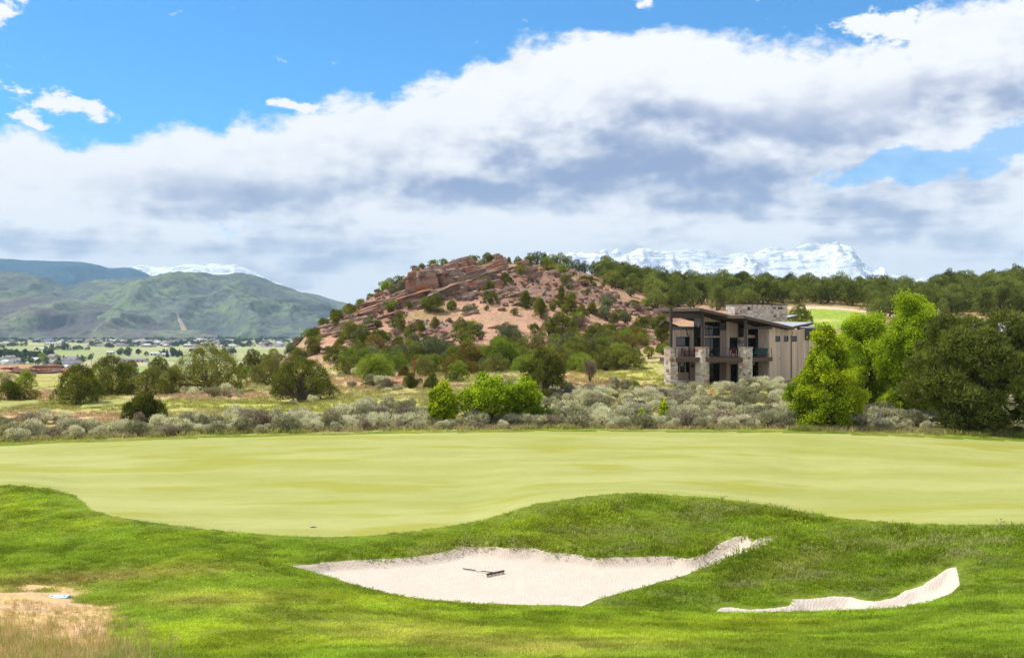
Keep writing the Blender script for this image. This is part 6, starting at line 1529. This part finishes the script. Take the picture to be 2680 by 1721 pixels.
for i in range(14): vput('cone', TR.choice([430, 445, 468]) + TR.normal(0, 7), 931 + TR.normal(0, 1.5), TR.uniform(10, 15), 'dark pointed conifer among the white sheds in the fields', 'conifers by the white sheds')
for (u, h) in ((120, 12), (128, 8), (135, 15), (142, 9), (151, 14), (162, 13), (168, 20), (173, 17), (165, 11), (97, 9), (200, 12), (208, 13), (214, 10), (195, 11), (232, 10), (225, 8)): vput('round', u, 917 + TR.normal(0, 1), h, 'dark tree in the farmyard clump in the green field', 'farmyard trees')
for (u, v) in ((3, 913), (10, 914), (22, 908), (30, 908), (36, 907), (45, 907), (56, 908), (68, 908), (280, 912), (287, 912), (293, 913), (378, 906), (385, 908), (486, 906)): vput('round', u, v, TR.uniform(10, 16), 'dark lone tree at the edge of the far fields', 'trees at the edge of the far fields')
for (u, v, k, h) in ((112, 944, 'bright', 13), (120, 948, 'bright', 11), (104, 950, 'bright', 9), (64, 953, 'round', 13), (80, 954, 'round', 12), (79, 949, 'cone', 12), (121, 941, 'cone', 12), (127, 942, 'cone', 12), (154, 956, 'cone', 14), (167, 947, 'cone', 11), (203, 942, 'cone', 10), (163, 958, 'round', 9), (173, 950, 'round', 9), (216, 950, 'round', 12), (238, 944, 'round', 12), (100, 958, 'round', 10), (120, 958, 'round', 12), (156, 974, 'round', 13), (150, 972, 'round', 12), (12, 940, 'cone', 9), (45, 938, 'round', 9)):
    vput(k, u, v, h, {'bright': 'bright yellow-green tree between the near valley houses', 'round': 'dark round tree in a garden of the near valley houses', 'cone': 'narrow conifer in a garden of the near valley houses'}[k], 'garden trees of the near valley houses')
# the far green belt that reads as one mass
n = 1500; u = rng.uniform(-40, 900, n); v = 886.5 + 22 * rng.random(n) ** 1.6
ok = (fbm(u / 40, v / 3, 3, seed=57) > .46) & ~((u < 230) & (v > 898)); u, v = u[ok], v[ok]; n = len(u); d = -VALLEY * F / (v - CV); s_ = rng.uniform(7, 15, n)
scatter('far_town_trees', np.stack([(u - CU) / F * d, d, np.full(n, VALLEY - .3)], 1), np.stack([np.zeros(n), np.zeros(n), rng.random(n) * 6.28], 1), np.stack([s_ * 1.3, s_ * 1.3, s_], 1), rng.integers(0, 4, n), np.ones((n, 3)), [m[0] for m in VT['round']], 'hazy belt of trees through the far valley town', 'trees')
# ------------------------------------------------------------------ small things
M_WOOD = plain('orange cedar', (.30, .105, .035), .8, var=.3); M_RAKE = plain('grey rake plastic', (.06, .055, .055), .6); M_HANDLE = plain('dark red handle', (.09, .02, .02), .6)
M_LID = plain('pale blue lid', (.44, .56, .60), .6, var=.1); M_GREYW = plain('grey weathered wood', (.30, .27, .24), .9, var=.35)
# rake lying on the sand
x0, y0, z0 = spot(1297, 1505, 30); x1, y1, z1 = spot(1213, 1491, 30)
rake = empty('bunker_rake', (x0, y0, z0)); tag(rake, 'dark bunker rake lying on the white sand', 'rake')
dv = Vector((x1 - x0, y1 - y0, z1 - z0)); ln = max(1.4, dv.length); an = math.atan2(dv.y, dv.x)
tv, tf = tube([[(0, 0, .09, .016), (ln * .5, 0, .06, .016), (ln, 0, .05, .018)]], 8); link('handle', make_mesh('handle', tv, tf, M_HANDLE), rake, None, (0, 0, an))
tv, tf = tube([[(ln * .42, 0, .066, .018), (ln * .60, 0, .062, .018)]], 8); link('handle_band', make_mesh('handle_band', tv, tf, plain('white band', (.6, .6, .58))), rake, None, (0, 0, an))
xa, ya, za = spot(1274, 1510, 30); xb, yb, zb_ = spot(1320, 1499, 30); hd = Vector((xb - xa, yb - ya, 0)); ha = math.atan2(hd.y, hd.x); hl_ = max(.62, hd.length)
hdm = link('rake_head', box_mesh('rake_head', -hl_ / 2, hl_ / 2, -.03, .03, .06, .12, M_RAKE, .012), rake, None, (0, 0, ha))
for k in range(13): link('tine', box_mesh('tine', -.009, .009, -.012, .012, -.01, .07, M_RAKE), hdm, (-hl_ / 2 + .03 + k * (hl_ - .06) / 12, 0, 0))
# irrigation lid in the dry soil
x, y, z = spot(152, 1562, 14)
o = empty('irrigation_box', (x, y, z), R(4)); tag(o, 'pale blue rectangular irrigation box lid set in the dry soil', 'irrigation box')
link('lid', box_mesh('lid', -.26, .26, -.17, .17, -.012, .028, M_LID, .01), o); link('box', box_mesh('box', -.28, .28, -.19, .19, -.10, -.015, M_CONC), o)
for a in (-.16, .16): link('bolt', box_mesh('bolt', a - .02, a + .02, -.02, .02,   .029, .038, M_STEEL), o)
# hole in the green
x, y, z = spot(820, 1379, 38); o = empty('golf_hole', (x, y, z)); tag(o, 'small dark hole near the front edge of the putting green', 'hole')
def disc(name, r0, r1, zz, mat, sc=(1, 1)):
    n = 24; V = [(math.cos(6.2832 * i / n) * r * sc[0], math.sin(6.2832 * i / n) * r * sc[1], zz) for r in (r0, r1) for i in range(n)]
    return make_mesh(name, np.array(V), [[i, (i + 1) % n, n + (i + 1) % n, n + i] for i in range(n)], mat, False)
link('cup', disc('cup', .002, .10, .006, plain('cup black', (.01, .01, .008))), o); link('rim', disc('rim', .101, .13, .009, plain('cup rim', (.10, .11, .03))), o)
# wooden post with a lantern box among the shrubs
x, y, z = spot(1085, 984, 60); S_ = y / F
post = empty('lantern_post', (x, y, z)); tag(post, 'orange wooden post with a small grey lantern box, among shrubs', 'post')
H = 40 * S_
link('post', box_mesh('post', -.10, .10, -.10, .10, -.3, H, M_WOOD, .02), post)
link('birdhouse', prism_mesh('birdhouse', [(-.30, -.14), (.12, -.14), (.12, .14), (-.30, .14)], H * .84, lambda x, y: H * 1.0 + .1 - abs(x + .16) * .5, M_WOOD), post)
ln_ = link('lantern', box_mesh('lantern', -.55, -.12, -.16, .16, H * .56, H * .70, M_GREYW, .02), post); link('lantern_cap', box_mesh('lantern_cap', -.60, -.10, -.20, .20, H * .703, H * .74, M_STEEL), ln_)
# cairn on the hilltop
x, y, z = spot(1168, 697, 200); S_ = y / F
ca = empty('summit_cairn', (x, y, z)); tag(ca, 'small dark cairn standing on the left shoulder of the hilltop', 'cairn')
for k, (w, zz) in enumerate(((.85, 0), (.62, .38), (.66, .72), (.55, 1.04))): link('stone', ROCKS[k], ca, (0, 0, zz - .05), (0, 0, k), (w, w, .40))
# grey dead stump between the maples
x, y, z = at(2302, 80); sn = empty('dead_stump', (x, y, z)); tag(sn, 'grey splintered dead stump between the maples at the right', 'stump')
tv, tf = tube([[(0, 0, -.2, .20), (.03, 0, .5, .15), (-.02, 0, 1.0, .12), (.03, 0, 1.45, .03)]], 7); link('trunk', make_mesh('trunk', tv, tf, M_GREYW), sn)
tv, tf = tube([[(.05, 0, .5, .10), (.12, .02, .9, .07), (.16, 0, 1.15, .015)]], 6); link('splinter', make_mesh('splinter', tv, tf, M_GREYW), sn)
# little bare tree in the meadow left of the house
ms = make_tree('bare', 950, 1.6, 2.6); x, y, z = spot(1544, 1000, 60); plant('bare_tree', ms, (x, y, z), 0, 1, 'little leafless tree in the meadow left of the house', 'tree')
# thin stakes in the meadow
for (u, v, lab) in ((872, 1040, 'thin dark stake in the meadow right of the lone juniper'),):
    x, y, z = spot(u, v, 60); e = empty('stake', (x, y, z)); tag(e, lab, 'stake'); link('stake_rod', box_mesh('stake_rod', -.03, .03, -.03, .03, -.2, .75, M_STEEL), e); link('stake_cap', box_mesh('stake_cap', -.04, .04, -.04, .04, .753, .80, M_WOOD), e)
# mown tee lawns
def lawn(name, u, v, ru, dd):
    x, y, z = spot(u, v, 60); n = 40; nr = 5; V = [(x, y, float(zat(x, y)) + .22)]
    for k in range(1, nr + 1):
        for i in range(n):
            a = 6.2832 * i / n; px = x + math.cos(a) * ru / F * y * k / nr; py = y + math.sin(a) * dd * k / nr
            V.append((px, py, float(zat(px, py)) * .35 + float(zat(x, y)) * .65 + .22 - (.35 if k == nr else 0)))
    Fc = [[0, 1 + i, 1 + (i + 1) % n] for i in range(n)]
    for k in range(nr - 1):
        for i in range(n): Fc.append([1 + k * n + i, 1 + (k + 1) * n + i, 1 + (k + 1) * n + (i + 1) % n, 1 + k * n + (i + 1) % n])
    tag(link(name, make_mesh(name, np.array(V), Fc, M_GREEN, True)), kind='structure')
lawn('tee_lawn', 292, 1057, 62, 7.5); lawn('tee_lawn', 25, 1057, 70, 6)
